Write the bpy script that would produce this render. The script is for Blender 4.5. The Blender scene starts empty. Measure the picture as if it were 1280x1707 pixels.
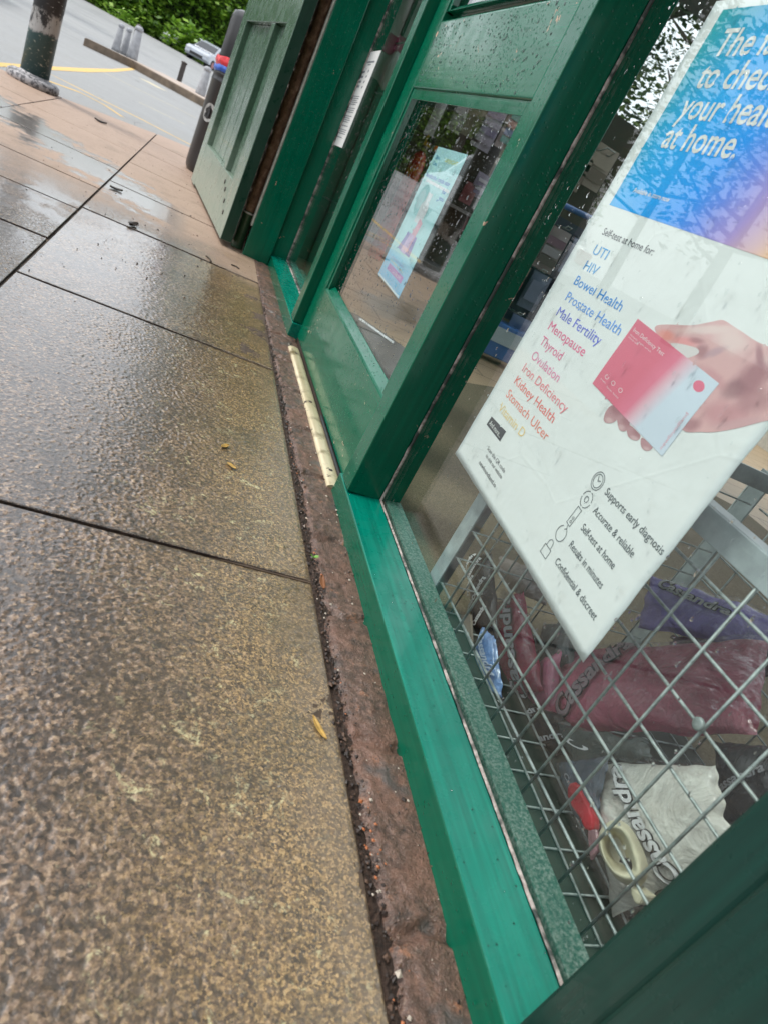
import bpy, math, random
import numpy as np
from mathutils import Vector, Matrix, noise
S = bpy.context.scene
C = S.collection
rnd = random.Random(11)

# ------------------------------------------------------------------ camera
CAM_H = 0.55
FPX, PW, PH = 1134.5, 1280.0, 1707.0
RM = np.array([[0.87730, -0.19640, 0.43800], [0.27990, -0.53210, -0.79910], [0.39000, 0.82360, -0.41180]])
# re-orthonormalise the rounded matrix
u_, s_, v_ = np.linalg.svd(RM); RM = u_ @ v_
cam = bpy.data.cameras.new('camera'); camo = bpy.data.objects.new('camera', cam); C.objects.link(camo)
mw = Matrix.Identity(4)
for i in range(3):
    mw[i][0] = RM[0][i]; mw[i][1] = -RM[1][i]; mw[i][2] = -RM[2][i]
mw[2][3] = CAM_H
camo.matrix_world = mw
cam.sensor_fit = 'VERTICAL'; cam.sensor_height = 36.0; cam.sensor_width = 27.0
cam.lens = FPX / PH * 36.0
cam.clip_start = 0.02; cam.clip_end = 600
cam.dof.use_dof = True; cam.dof.focus_distance = 1.15; cam.dof.aperture_fstop = 9.0
S.camera = camo

# ------------------------------------------------------------------ world, sun, exposure
SUN_EL, SUN_AZ = math.radians(58), math.radians(-80)      # azimuth from +Y towards -X (street side)
w = bpy.data.worlds.new("World"); S.world = w; w.use_nodes = True
nt = w.node_tree; nt.nodes.clear()
wo = nt.nodes.new('ShaderNodeOutputWorld'); bg = nt.nodes.new('ShaderNodeBackground')
sky = nt.nodes.new('ShaderNodeTexSky'); sky.sky_type = 'NISHITA'; sky.sun_disc = False
sky.sun_elevation = SUN_EL; sky.sun_rotation = SUN_AZ; sky.air_density = 1.5; sky.dust_density = 3.0
tc = nt.nodes.new('ShaderNodeTexCoord'); nz = nt.nodes.new('ShaderNodeTexNoise')
nz.inputs['Scale'].default_value = 3.0; nz.inputs['Detail'].default_value = 6.0
mpn = nt.nodes.new('ShaderNodeMapping'); mpn.inputs['Scale'].default_value = (1, 1, 2.6)
cr = nt.nodes.new('ShaderNodeValToRGB')
cr.color_ramp.elements[0].position = 0.3; cr.color_ramp.elements[0].color = (7.2, 7.6, 8.2, 1)
cr.color_ramp.elements[1].position = 0.7; cr.color_ramp.elements[1].color = (11.5, 11.7, 12.0, 1)
mx = nt.nodes.new('ShaderNodeMix'); mx.data_type = 'RGBA'; mx.inputs[0].default_value = 0.78
nt.links.new(tc.outputs['Generated'], mpn.inputs[0]); nt.links.new(mpn.outputs[0], nz.inputs['Vector'])
nt.links.new(nz.outputs[0], cr.inputs[0])
nt.links.new(sky.outputs[0], mx.inputs[6]); nt.links.new(cr.outputs[0], mx.inputs[7])
nt.links.new(mx.outputs[2], bg.inputs[0]); bg.inputs[1].default_value = 0.10
nt.links.new(bg.outputs[0], wo.inputs[0])
sun = bpy.data.lights.new('sun', 'SUN'); sun.energy = 1.3; sun.angle = math.radians(14); sun.color = (1.0, 0.96, 0.9)
suno = bpy.data.objects.new('sun', sun); C.objects.link(suno)
sd = Vector((math.sin(SUN_AZ) * math.cos(SUN_EL), math.cos(SUN_AZ) * math.cos(SUN_EL), math.sin(SUN_EL)))
suno.rotation_euler = sd.to_track_quat('Z', 'Y').to_euler()
S.view_settings.view_transform = 'Standard'; S.view_settings.look = 'None'
S.view_settings.exposure = 0.95; S.view_settings.gamma = 1.0
try:
    S.cycles.max_bounces = 8; S.cycles.transparent_max_bounces = 16; S.cycles.caustics_reflective = False
    S.cycles.caustics_refractive = False; S.cycles.sample_clamp_indirect = 6.0; S.cycles.use_denoising = True
except Exception:
    pass

# ------------------------------------------------------------------ tracing: photo pixel -> a point on a real plane of the place
def ray(px, py):
    return RM.T @ np.array([(px - PW / 2) / FPX, (py - PH / 2) / FPX, 1.0])
def gnd(px, py, z=0.0):
    d = ray(px, py); t = (z - CAM_H) / d[2]; return Vector((d[0] * t, d[1] * t, z))
def atx(px, py, x):
    d = ray(px, py); t = x / d[0]; return Vector((x, d[1] * t, CAM_H + d[2] * t))
def aty(px, py, y):
    d = ray(px, py); t = y / d[1]; return Vector((d[0] * t, y, CAM_H + d[2] * t))
SHEAR, SH0 = 0.012, 1.12                                   # the far half of the front stands a touch proud
def fx(x, y): return x - SHEAR * max(0.0, y - SH0)
def atf(px, py, x):
    d = ray(px, py); t = (x + SHEAR * SH0) / (d[0] + SHEAR * d[1]); return Vector((d[0] * t, d[1] * t, CAM_H + d[2] * t))

# ------------------------------------------------------------------ mesh helpers
class MB:
    def __init__(s): s.v = []; s.f = []; s.m = []
    def add(s, vs, fs, mi=0):
        b = len(s.v); s.v += [tuple(p) for p in vs]; s.f += [tuple(i + b for i in f) for f in fs]; s.m += [mi] * len(fs); return s
    def box(s, x0, x1, y0, y1, z0, z1, mi=0):
        return s.add([(x0,y0,z0),(x1,y0,z0),(x1,y1,z0),(x0,y1,z0),(x0,y0,z1),(x1,y0,z1),(x1,y1,z1),(x0,y1,z1)],
              [(0,3,2,1),(4,5,6,7),(0,1,5,4),(1,2,6,5),(2,3,7,6),(3,0,4,7)], mi)
    def hexa(s, p, mi=0):                                   # 8 points: bottom 4 ccw, top 4 ccw
        return s.add(p, [(0,3,2,1),(4,5,6,7),(0,1,5,4),(1,2,6,5),(2,3,7,6),(3,0,4,7)], mi)
    def tube(s, pts, r, n=8, mi=0, cap=True):
        pts = [Vector(p) for p in pts]; k = len(pts); rs = r if isinstance(r, (list, tuple)) else [r] * k
        vs = []; ref = None
        for i, p in enumerate(pts):
            t = (pts[min(i + 1, k - 1)] - pts[max(i - 1, 0)]).normalized()
            if ref is None:
                ref = Vector((0, 0, 1)) if abs(t.z) < .9 else Vector((1, 0, 0))
            a = (ref - t * ref.dot(t)).normalized(); b = t.cross(a); ref = a
            for j in range(n):
                q = 2 * math.pi * j / n; vs.append(p + (a * math.cos(q) + b * math.sin(q)) * rs[i])
        fs = [(i*n+j, i*n+(j+1)%n, (i+1)*n+(j+1)%n, (i+1)*n+j) for i in range(k-1) for j in range(n)]
        if cap: fs += [tuple(range(n))[::-1], tuple((k-1)*n+j for j in range(n))]
        return s.add(vs, fs, mi)
    def lathe(s, prof, c=(0,0,0), n=24, mi=0):              # prof: (r, z)
        vs = []; k = len(prof)
        for r, z in prof:
            for j in range(n):
                q = 2*math.pi*j/n; vs.append((c[0]+r*math.cos(q), c[1]+r*math.sin(q), c[2]+z))
        fs = [(i*n+j, i*n+(j+1)%n, (i+1)*n+(j+1)%n, (i+1)*n+j) for i in range(k-1) for j in range(n)]
        fs += [tuple(range(n))[::-1], tuple((k-1)*n+j for j in range(n))]
        return s.add(vs, fs, mi)
    def poly(s, pts, mi=0): return s.add(pts, [tuple(range(len(pts)))], mi)
    def prism(s, pts, ext, mi=0):
        n = len(pts); e = Vector(ext); q = [Vector(p) for p in pts]
        return s.add(q + [p + e for p in q], [tuple(range(n))[::-1], tuple(range(n, 2*n))] + [(i, (i+1)%n, n+(i+1)%n, n+i) for i in range(n)], mi)
    def grid(s, fn, nu, nv, mi=0, flip=False):
        vs = [fn(i / nu, j / nv) for j in range(nv + 1) for i in range(nu + 1)]
        q = nu + 1
        fs = [(j*q+i, j*q+i+1, (j+1)*q+i+1, (j+1)*q+i) for j in range(nv) for i in range(nu)]
        if flip: fs = [f[::-1] for f in fs]
        return s.add(vs, fs, mi)
    def map(s, fn): s.v = [tuple(fn(*p)) for p in s.v]; return s
    def sheared(s): return s.map(lambda x, y, z: (fx(x, y), y, z))

BASE = {}
def obj(name, mb, mat, parent=None, smooth=False, bev=0.0, local=False, seg=2):
    off = Vector((0, 0, 0))
    if parent is not None and not local: off = BASE[parent.name]
    me = bpy.data.meshes.new(name)
    vs = [(p[0]-off.x, p[1]-off.y, p[2]-off.z) for p in mb.v]
    me.from_pydata(vs, [], mb.f)
    for m in (mat if isinstance(mat, (list, tuple)) else [mat]): me.materials.append(m)
    me.polygons.foreach_set('material_index', mb.m)
    if smooth: me.polygons.foreach_set('use_smooth', [True] * len(mb.f))
    me.update()
    o = bpy.data.objects.new(name, me); C.objects.link(o)
    if parent is not None: o.parent = parent
    BASE[o.name] = off
    if bev:
        b = o.modifiers.new('bevel', 'BEVEL'); b.width = bev; b.segments = seg; b.limit_method = 'ANGLE'; b.angle_limit = math.radians(40)
        b.harden_normals = False
    return o
def tag(o, label=None, cat=None, group=None, kind=None):
    if label: o['label'] = label
    if cat: o['category'] = cat
    if group: o['group'] = group
    if kind: o['kind'] = kind
    return o
def thing(name, label, cat, loc=(0, 0, 0), rotz=0.0, group=None):
    o = bpy.data.objects.new(name, None); C.objects.link(o); o.empty_display_size = 0.1
    o.location = loc; o.rotation_euler = (0, 0, rotz); BASE[o.name] = Vector(loc)
    return tag(o, label, cat, group)
def single(name, mb, mat, label, cat, base=(0, 0, 0), group=None, smooth=False, bev=0.0, kind=None):
    off = Vector(base); mb.v = [(p[0]-off.x, p[1]-off.y, p[2]-off.z) for p in mb.v]
    o = obj(name, mb, mat, None, smooth, bev); o.location = base; BASE[o.name] = off
    return tag(o, label, cat, group, kind)
def struct(name, mb, mat, label=None, smooth=False, bev=0.0):
    return tag(obj(name, mb, mat, None, smooth, bev), label, None, None, 'structure')

# ------------------------------------------------------------------ lettering
_tc = {}
def text_geo(s, bold=0.0, shear=0.0):
    k = (s, bold, shear)
    if k in _tc: return _tc[k]
    cu = bpy.data.curves.new('lettering', 'FONT'); cu.body = s; cu.size = 1; cu.offset = bold; cu.shear = shear; cu.resolution_u = 3
    o = bpy.data.objects.new('lettering', cu); C.objects.link(o)
    dg = bpy.context.evaluated_depsgraph_get(); dg.update()
    me = o.evaluated_get(dg).to_mesh()
    vs = [(p.co.x, p.co.y) for p in me.vertices]; fs = [tuple(p.vertices) for p in me.polygons]
    o.evaluated_get(dg).to_mesh_clear(); bpy.data.objects.remove(o); bpy.data.curves.remove(cu)
    x0 = min(v[0] for v in vs); x1 = max(v[0] for v in vs)
    _tc[k] = ([(v[0]-x0, v[1]) for v in vs], fs, x1-x0); return _tc[k]
CAP = 0.69
def put_text(mb, s, place, width, cap, bold=0.0, shear=0.0, mi=0):
    vs, fs, rw = text_geo(s, bold, shear)
    mb.add([place(u * width / rw, v * cap / CAP) for u, v in vs], fs, mi)
# ------------------------------------------------------------------ materials
class NT:
    def __init__(s, name):
        s.m = bpy.data.materials.new(name); s.m.use_nodes = True; s.t = s.m.node_tree; s.t.nodes.clear()
        s.out = s.t.nodes.new('ShaderNodeOutputMaterial'); s.tc = s.t.nodes.new('ShaderNodeTexCoord')
    def n(s, typ, ins=None, **kw):
        d = s.t.nodes.new(typ)
        for k, v in kw.items(): setattr(d, k, v)
        for k, v in (ins or {}).items(): s.set(d, k, v)
        return d
    def set(s, d, k, v):
        i = d.inputs[k]
        if isinstance(v, bpy.types.NodeSocket): s.t.links.new(v, i)
        elif isinstance(v, bpy.types.Node): s.t.links.new(v.outputs[0], i)
        else:
            if isinstance(v, (tuple, list)) and len(v) == 3 and i.type == 'RGBA': v = tuple(v) + (1,)
            i.default_value = v
    def co(s, scale=(1, 1, 1), loc=(0, 0, 0)):
        return s.n('ShaderNodeMapping', {'Vector': s.tc.outputs['Object'], 'Scale': scale, 'Location': loc}).outputs[0]
    def noise(s, scale, detail=4, rough=.55, vec=None, dist=0.0):
        return s.n('ShaderNodeTexNoise', {'Vector': vec or s.tc.outputs['Object'], 'Scale': scale, 'Detail': detail, 'Roughness': rough, 'Distortion': dist}).outputs[0]
    def voro(s, scale, vec=None, feature='F1', out='Distance', rand=1.0):
        return s.n('ShaderNodeTexVoronoi', {'Vector': vec or s.tc.outputs['Object'], 'Scale': scale, 'Randomness': rand}, feature=feature).outputs[out]
    def ramp(s, fac, stops):
        r = s.n('ShaderNodeValToRGB', {'Fac': fac}); e = r.color_ramp.elements
        while len(e) < len(stops): e.new(0.5)
        for q, (p, c) in zip(e, stops):
            q.position = p; c = (c, c, c) if not isinstance(c, (tuple, list)) else c; q.color = tuple(c)[:3] + (1,)
        return r.outputs[0]
    def mix(s, f, a, b, mode='MIX'):
        d = s.n('ShaderNodeMix', data_type='RGBA', blend_type=mode); s.set(d, 0, f)
        for i, v in ((6, a), (7, b)):
            if isinstance(v, (tuple, list)): v = tuple(v)[:3] + (1,)
            s.set(d, i, v)
        return d.outputs[2]
    def math(s, op, a, b=0.5, clamp=False):
        d = s.n('ShaderNodeMath', operation=op); d.use_clamp = clamp; s.set(d, 0, a); s.set(d, 1, b); return d.outputs[0]
    def mapr(s, v, a, b, c=0.0, d=1.0):
        return s.n('ShaderNodeMapRange', {'Value': v, 'From Min': a, 'From Max': b, 'To Min': c, 'To Max': d}).outputs[0]
    def sep(s, v=None):
        return s.n('ShaderNodeSeparateXYZ', {'Vector': v or s.tc.outputs['Object']}).outputs
    def bump(s, h, strength=.5, dist=.002, nrm=None):
        d = s.n('ShaderNodeBump', {'Height': h, 'Strength': strength, 'Distance': dist})
        if nrm is not None: s.set(d, 'Normal', nrm)
        return d.outputs[0]
    def done(s, **ins):
        b = s.n('ShaderNodeBsdfPrincipled')
        for k, v in ins.items(): s.set(b, k.replace('_', ' '), v)
        s.t.links.new(b.outputs[0], s.out.inputs[0]); return s.m

def plain(name, col, rough=.5, metal=0.0, var=.12, scale=30, coat=0.0, bump=0.0, bscale=200, spec=.5):
    t = NT(name); nz = t.noise(scale, 5)
    c = t.mix(t.mapr(nz, .3, .7), tuple(v*(1-var) for v in col), tuple(min(1, v*(1+var)) for v in col))
    kw = dict(Base_Color=c, Roughness=t.mapr(nz, .3, .7, max(.02, rough*.8), min(1, rough*1.2)), Metallic=metal, Coat_Weight=coat, Coat_Roughness=.08)
    kw['Specular_IOR_Level'] = spec
    if bump: kw['Normal'] = t.bump(t.noise(bscale, 3), bump, .001)
    return t.done(**kw)

def paint(name, col, along='y', chips=0.0, rough=.15, dust=0.0, streak=.25, drops=True, low_sheen=None):
    """gloss paint brushed along one axis, with wet beads, optional chips down to the primer and dust"""
    t = NT(name)
    sc = {'y': (160, 5, 160), 'z': (160, 160, 5), 'x': (5, 160, 160)}[along]
    st = t.noise(1.0, 5, .6, t.co(sc)); big = t.noise(7, 4)
    c = t.mix(t.mapr(st, .25, .75), tuple(v*(1-streak) for v in col), tuple(v*(1+streak*.7) for v in col))
    c = t.mix(t.mapr(big, .35, .7, 0, .35), c, tuple(v*.72 for v in col))
    r = t.mapr(t.noise(24, 4), .3, .75, rough*.6, rough*1.9)
    h = t.math('MULTIPLY', st, .35)
    if drops:
        vd = t.voro(150, rand=1.0); sel = t.voro(150, out='Color')
        on = t.math('GREATER_THAN', t.sep(sel)[0], .62)
        bead = t.math('MULTIPLY', t.mapr(vd, .0, .32, 1, 0), on); h = t.math('ADD', h, t.math('MULTIPLY', bead, 1.6))
    nrm = t.bump(h, .5, .0011)
    if dust:
        dn = t.mapr(t.noise(260, 5, .7), .52-.12*dust, .74, 0, .8*dust); dl = t.mapr(t.noise(9, 4), .3, .7, .4, 1)
        f = t.math('MULTIPLY', dn, dl); c = t.mix(f, c, (.55, .57, .52)); r = t.math('ADD', r, t.math('MULTIPLY', f, .6))
    if low_sheen:  # pale sky reflection painted in towards the bottom, edge broken by noise
        zc = t.math('ADD', t.sep()[2], t.math('MULTIPLY', t.math('SUBTRACT', t.noise(11, 5, .7), .5), .30)); f = t.math('MULTIPLY', t.mapr(zc, .42, .10), .75); c = t.mix(f, c, low_sheen); r = t.math('ADD', r, t.math('MULTIPLY', f, .15))
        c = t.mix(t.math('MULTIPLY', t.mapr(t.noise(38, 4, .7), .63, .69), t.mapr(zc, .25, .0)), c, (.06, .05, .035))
    if chips:
        cn = t.noise(34, 3, .6, dist=1.5); cm = t.math('MULTIPLY', t.mapr(cn, .72-.05*chips, .73-.05*chips), t.mapr(t.noise(5.3, 2), .53, .56))
        c = t.mix(cm, c, (.52, .33, .24)); r = t.math('ADD', r, t.math('MULTIPLY', cm, .5))
    return t.done(Base_Color=c, Roughness=r, Normal=nrm, Specular_IOR_Level=.38, Coat_Weight=.12, Coat_Roughness=.06)

GREEN = (.0, .118, .064)
m_paint_y = paint('gloss_green_paint', GREEN, 'y')
m_paint_z = paint('gloss_green_paint_upright', GREEN, 'z', chips=.25)
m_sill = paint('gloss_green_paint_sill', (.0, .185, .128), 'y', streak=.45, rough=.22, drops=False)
m_door = paint('gloss_green_paint_door', (.0, .13, .068), 'y', chips=.9, streak=.2)
m_inner = paint('dusty_green_paint', (.02, .105, .075), 'y', dust=.75, rough=.45, drops=False)
m_old = paint('weathered_green_paint', (.062, .125, .082), 'z', rough=.22, streak=.25, low_sheen=(.30, .36, .30))  # pale sky reflection on the low part is in the colour
m_old_shade = paint('weathered_green_paint_shade', (.01, .045, .028), 'z', rough=.35)  # leaf paint darkened, shade of the near edge put into its colour
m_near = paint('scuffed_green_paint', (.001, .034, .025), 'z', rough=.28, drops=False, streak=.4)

def mk_putty():
    t = NT('cracked_putty'); n1 = t.noise(120, 4, .7)
    c = t.mix(t.mapr(t.noise(34, 3, .6), .44, .56), t.mix(t.mapr(n1, .35, .65), (.50, .46, .42), (.22, .18, .16)), (.04, .05, .045))
    return t.done(Base_Color=c, Roughness=.8, Normal=t.bump(n1, .8, .002))
m_putty = mk_putty()
m_silt = plain('joint_silt', (.075, .052, .035), .8, var=.5, scale=60, bump=.8, bscale=150)

def mk_glass(name, tint=(.93, .96, .95), f0=.03):
    t = NT(name)
    lw = t.n('ShaderNodeLayerWeight', {'Blend': .5}).outputs['Facing']
    f = t.math('ADD', t.math('MULTIPLY', t.math('POWER', lw, 5.0), 1 - f0), f0)
    tr = t.n('ShaderNodeBsdfTransparent', {'Color': tint}); gl = t.n('ShaderNodeBsdfGlossy', {'Color': (1, 1, 1), 'Roughness': .0})
    ms = t.n('ShaderNodeMixShader', {0: f}); t.t.links.new(tr.outputs[0], ms.inputs[1]); t.t.links.new(gl.outputs[0], ms.inputs[2])
    t.t.links.new(ms.outputs[0], t.out.inputs[0]); return t.m
m_glass = mk_glass('window_glass')
def mk_film():
    t = NT('clear_bag_film'); nb = t.bump(t.noise(70, 5, .7, dist=1.5), 1.0, .01)
    lw = t.n('ShaderNodeLayerWeight', {'Blend': .5, 'Normal': nb}).outputs['Facing']
    f = t.math('ADD', t.math('MULTIPLY', t.math('POWER', lw, 3.5), .55), .015)
    tr = t.n('ShaderNodeBsdfTransparent', {'Color': (.98, .98, .985)}); gl = t.n('ShaderNodeBsdfGlossy', {'Color': (1, 1, 1), 'Roughness': .07, 'Normal': nb})
    ms = t.n('ShaderNodeMixShader', {0: f}); t.t.links.new(tr.outputs[0], ms.inputs[1]); t.t.links.new(gl.outputs[0], ms.inputs[2])
    t.t.links.new(ms.outputs[0], t.out.inputs[0]); return t.m
m_film = mk_film()

def mk_water():
    t = NT('rain_water')
    lw = t.n('ShaderNodeLayerWeight', {'Blend': .5}).outputs['Facing']
    f = t.math('ADD', t.math('MULTIPLY', t.math('POWER', lw, 3.0), .7), .04)
    rf = t.n('ShaderNodeBsdfRefraction', {'Color': (.95, .97, .97), 'Roughness': .0, 'IOR': 1.33}); gl = t.n('ShaderNodeBsdfGlossy', {'Roughness': .0})
    ms = t.n('ShaderNodeMixShader', {0: f}); t.t.links.new(rf.outputs[0], ms.inputs[1]); t.t.links.new(gl.outputs[0], ms.inputs[2])
    t.t.links.new(ms.outputs[0], t.out.inputs[0]); return t.m
m_water = mk_water()

def mk_pave():
    t = NT('wet_paving'); x, y, z = t.sep()
    base = t.noise(2.2, 5, .6); mid = t.noise(11, 5, .65)
    vo = t.n('ShaderNodeTexVoronoi', {'Vector': t.tc.outputs['Object'], 'Scale': 430.0}, feature='F1'); gr = t.sep(vo.outputs['Color'])
    vo2 = t.n('ShaderNodeTexVoronoi', {'Vector': t.tc.outputs['Object'], 'Scale': 210.0}, feature='F1'); gr2 = t.sep(vo2.outputs['Color'])
    g2 = t.noise(560, 2, .6); gm = t.noise(140, 5, .78); ga = t.noise(300, 4, .8)
    fl = t.math('ADD', t.math('MULTIPLY', ga, .75), t.math('MULTIPLY', gr[0], .35))
    near = t.ramp(fl, [(.36, (.018, .013, .010)), (.48, (.085, .058, .040)), (.57, (.165, .112, .075)), (.66, (.28, .190, .125)), (.76, (.47, .38, .29))])
    near = t.mix(t.mapr(gm, .47, .66), near, (.040, .031, .023))
    near = t.mix(t.math('MULTIPLY', t.math('GREATER_THAN', gr2[1], .94), .7), near, (.46, .27, .12))
    near = t.mix(t.mapr(t.noise(3.1, 5, .65), .42, .64, 0, .35), near, (.16, .115, .08))
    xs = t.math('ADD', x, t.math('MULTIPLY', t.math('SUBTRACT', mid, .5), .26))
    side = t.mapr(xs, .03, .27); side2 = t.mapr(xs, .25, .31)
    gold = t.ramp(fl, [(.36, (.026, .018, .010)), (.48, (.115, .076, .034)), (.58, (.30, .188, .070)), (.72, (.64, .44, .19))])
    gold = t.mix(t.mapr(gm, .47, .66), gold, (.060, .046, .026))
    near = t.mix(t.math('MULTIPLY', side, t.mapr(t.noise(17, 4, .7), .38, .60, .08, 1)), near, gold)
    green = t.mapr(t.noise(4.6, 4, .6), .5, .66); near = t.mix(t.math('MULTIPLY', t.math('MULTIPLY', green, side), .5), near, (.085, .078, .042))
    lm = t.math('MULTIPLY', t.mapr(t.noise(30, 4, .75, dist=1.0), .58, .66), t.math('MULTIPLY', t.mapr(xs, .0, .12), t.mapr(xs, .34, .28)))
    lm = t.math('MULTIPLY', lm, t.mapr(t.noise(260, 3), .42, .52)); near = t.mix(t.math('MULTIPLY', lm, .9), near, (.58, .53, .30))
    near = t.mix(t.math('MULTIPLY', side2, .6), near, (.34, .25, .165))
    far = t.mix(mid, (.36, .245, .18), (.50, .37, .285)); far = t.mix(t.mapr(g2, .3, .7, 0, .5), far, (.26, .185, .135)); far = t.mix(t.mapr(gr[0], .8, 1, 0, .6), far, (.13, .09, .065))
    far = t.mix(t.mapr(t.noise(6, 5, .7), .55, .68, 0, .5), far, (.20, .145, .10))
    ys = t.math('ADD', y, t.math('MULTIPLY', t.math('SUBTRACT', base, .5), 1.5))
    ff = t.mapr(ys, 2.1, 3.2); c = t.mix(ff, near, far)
    l1 = t.math('ABSOLUTE', t.math('SUBTRACT', t.math('SUBTRACT', y, 3.02), t.math('MULTIPLY', x, -.9)))
    pud = t.mapr(t.math('ADD', l1, t.math('MULTIPLY', t.math('SUBTRACT', mid, .5), 1.0)), .16, .30, 1, 0)
    pud = t.math('MULTIPLY', pud, t.mapr(x, .06, -.10))
    pud2 = t.math('MULTIPLY', t.mapr(t.noise(5.5, 5, .6, t.co((1, .8, 1), (3, 1, 0))), .48, .56), t.math('MULTIPLY', t.mapr(y, 1.75, 2.05), t.mapr(y, 2.9, 2.5)))
    pud = t.math('MAXIMUM', pud, t.math('MULTIPLY', pud2, t.mapr(x, .16, .02)))
    c = t.mix(t.math('MULTIPLY', pud, .6), c, (.27, .245, .225))
    spv = t.n('ShaderNodeTexVoronoi', {'Vector': t.tc.outputs['Object'], 'Scale': 40.0}, feature='F1')
    spots = t.math('MULTIPLY', t.mapr(spv.outputs['Distance'], .16, .07), t.math('GREATER_THAN', t.sep(spv.outputs['Color'])[1], .66))
    c = t.mix(t.math('MULTIPLY', spots, t.mapr(y, 1.2, 2.0, .3, .85)), c, (.02, .016, .012))
    wet = t.math('MAXIMUM', pud, t.mapr(ys, 3.0, 2.2, .0, 1))
    r = t.mapr(wet, 0, 1, .6, .30)
    H = t.noise(118, 6, .70); H2 = t.noise(45, 4, .6)
    lev = t.math('ADD', t.mapr(side, 0, 1, .52, .42), t.math('MULTIPLY', t.math('SUBTRACT', H2, .5), .14)); lev = t.math('ADD', lev, t.math('MULTIPLY', pud, .10))
    film = t.mapr(t.math('SUBTRACT', lev, H), -.01, .02)
    c = t.mix(t.math('MULTIPLY', t.math('MULTIPLY', film, wet), .75), c, t.mix(side, (.040, .032, .026), (.09, .062, .032)))
    rel = t.n('ShaderNodeAttribute', attribute_name='relief').outputs['Fac']; fat = t.n('ShaderNodeAttribute', attribute_name='film').outputs['Fac']
    brow = t.ramp(t.math('ADD', t.math('MULTIPLY', t.noise(190, 4, .7), .75), t.math('MULTIPLY', gr2[0], .3)), [(.34, (.026, .019, .014)), (.48, (.110, .074, .050)), (.60, (.23, .152, .098)), (.74, (.44, .32, .21))])
    brow = t.mix(t.math('MULTIPLY', side, .85), brow, gold); brow = t.mix(t.math('MULTIPLY', lm, .9), brow, (.58, .53, .30)); brow = t.mix(t.math('MULTIPLY', t.math('MULTIPLY', green, side), .45), brow, (.085, .078, .042)); brow = t.mix(t.math('MULTIPLY', side2, .35), brow, (.26, .19, .125)); brow = t.mix(t.mapr(t.noise(7, 5, .7), .54, .68, 0, .5), brow, (.05, .042, .028))
    flm = t.math('MULTIPLY', t.math('MULTIPLY', fat, .70), t.mapr(y, 3, 3.1, 1, 0)); nearc = t.mix(flm, brow, t.mix(side, (.045, .038, .032), (.070, .049, .025)))
    c = t.mix(t.math('MULTIPLY', rel, t.mapr(ff, 0, 1, 1, .25)), c, nearc); film = t.mix(rel, film, fat)
    hc = t.math('ADD', t.math('MULTIPLY', t.math('MAXIMUM', H, lev), 1.0), t.math('MULTIPLY', t.math('MULTIPLY', ga, t.mapr(film, 0, 1, 1, .10)), .16))
    hb = t.math('ADD', t.math('MULTIPLY', H, 1.0), t.math('MULTIPLY', ga, .25))
    b = t.n('ShaderNodeBump', {'Height': hb, 'Distance': .010, 'Strength': t.math('MULTIPLY', t.math('MULTIPLY', t.mapr(y, .9, 3.0, 1.0, .30), t.mapr(pud, 0, 1, 1, .5)), t.mapr(rel, 0, 1, 1, .30))}).outputs[0]
    cb = t.n('ShaderNodeBump', {'Height': hc, 'Distance': .0105, 'Strength': t.math('MULTIPLY', t.math('MULTIPLY', t.mapr(y, .8, 3.0, 1.0, .35), t.mapr(pud, 0, 1, 1, .6)), t.mapr(rel, 0, 1, 1, .12))}).outputs[0]
    return t.done(Base_Color=c, Roughness=r, Normal=b, Specular_IOR_Level=.5, Coat_Weight=wet, Coat_Roughness=t.math('ADD', t.mapr(film, 0, 1, .15, .05), t.math('MULTIPLY', pud, .12)), Coat_IOR=1.72, Coat_Normal=cb)
m_pave = mk_pave()

def mk_soil():
    t = NT('wet_soil'); n1 = t.noise(190, 5, .75)
    c = t.ramp(n1, [(.3, (.014, .009, .007)), (.55, (.065, .04, .028)), (.75, (.15, .09, .062))])
    return t.done(Base_Color=c, Roughness=t.mapr(n1, .3, .7, .35, .8), Normal=t.bump(n1, 1.0, .006))
m_soil = mk_soil()

def mk_brick():
    t = NT('wet_worn_brick'); n1 = t.noise(75, 6, .75); n2 = t.noise(9, 4, .6); n3 = t.noise(330, 3, .65); n4 = t.noise(26, 5, .7)
    c = t.ramp(n1, [(.30, (.028, .018, .013)), (.46, (.105, .060, .043)), (.60, (.20, .112, .078)), (.75, (.30, .19, .135))])
    c = t.mix(t.mapr(n2, .52, .70, 0, .7), c, (.24, .12, .08)); c = t.mix(t.mapr(n4, .60, .68, 0, .6), c, (.42, .18, .085))
    c = t.mix(t.mapr(n3, .58, .72, 0, .7), c, (.36, .27, .20)); c = t.mix(t.mapr(n3, .40, .30, 0, .75), c, (.014, .010, .008))
    c = t.mix(t.mapr(t.noise(12, 4), .58, .65, 0, .75), c, (.075, .075, .072))
    h = t.math('ADD', n1, t.math('MULTIPLY', n3, .5))
    return t.done(Base_Color=c, Roughness=t.mapr(n2, .35, .65, .35, .7), Normal=t.bump(h, 1.0, .005), Coat_Weight=t.mapr(n4, .35, .55, .1, .8), Coat_Roughness=.15, Coat_Normal=t.bump(h, .7, .003))
m_brick = mk_brick()

def mk_wall():
    t = NT('rough_brick_wall'); n1 = t.noise(28, 5, .7); n2 = t.noise(120, 4)
    c = t.ramp(n1, [(.3, (.09, .055, .04)), (.55, (.25, .15, .105)), (.75, (.42, .29, .20))])
    return t.done(Base_Color=c, Roughness=.85, Normal=t.bump(t.math('ADD', n1, n2), .9, .012))
m_wall = mk_wall()
m_mortar = plain('old_mortar', (.36, .32, .27), .9, bump=.5)

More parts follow.
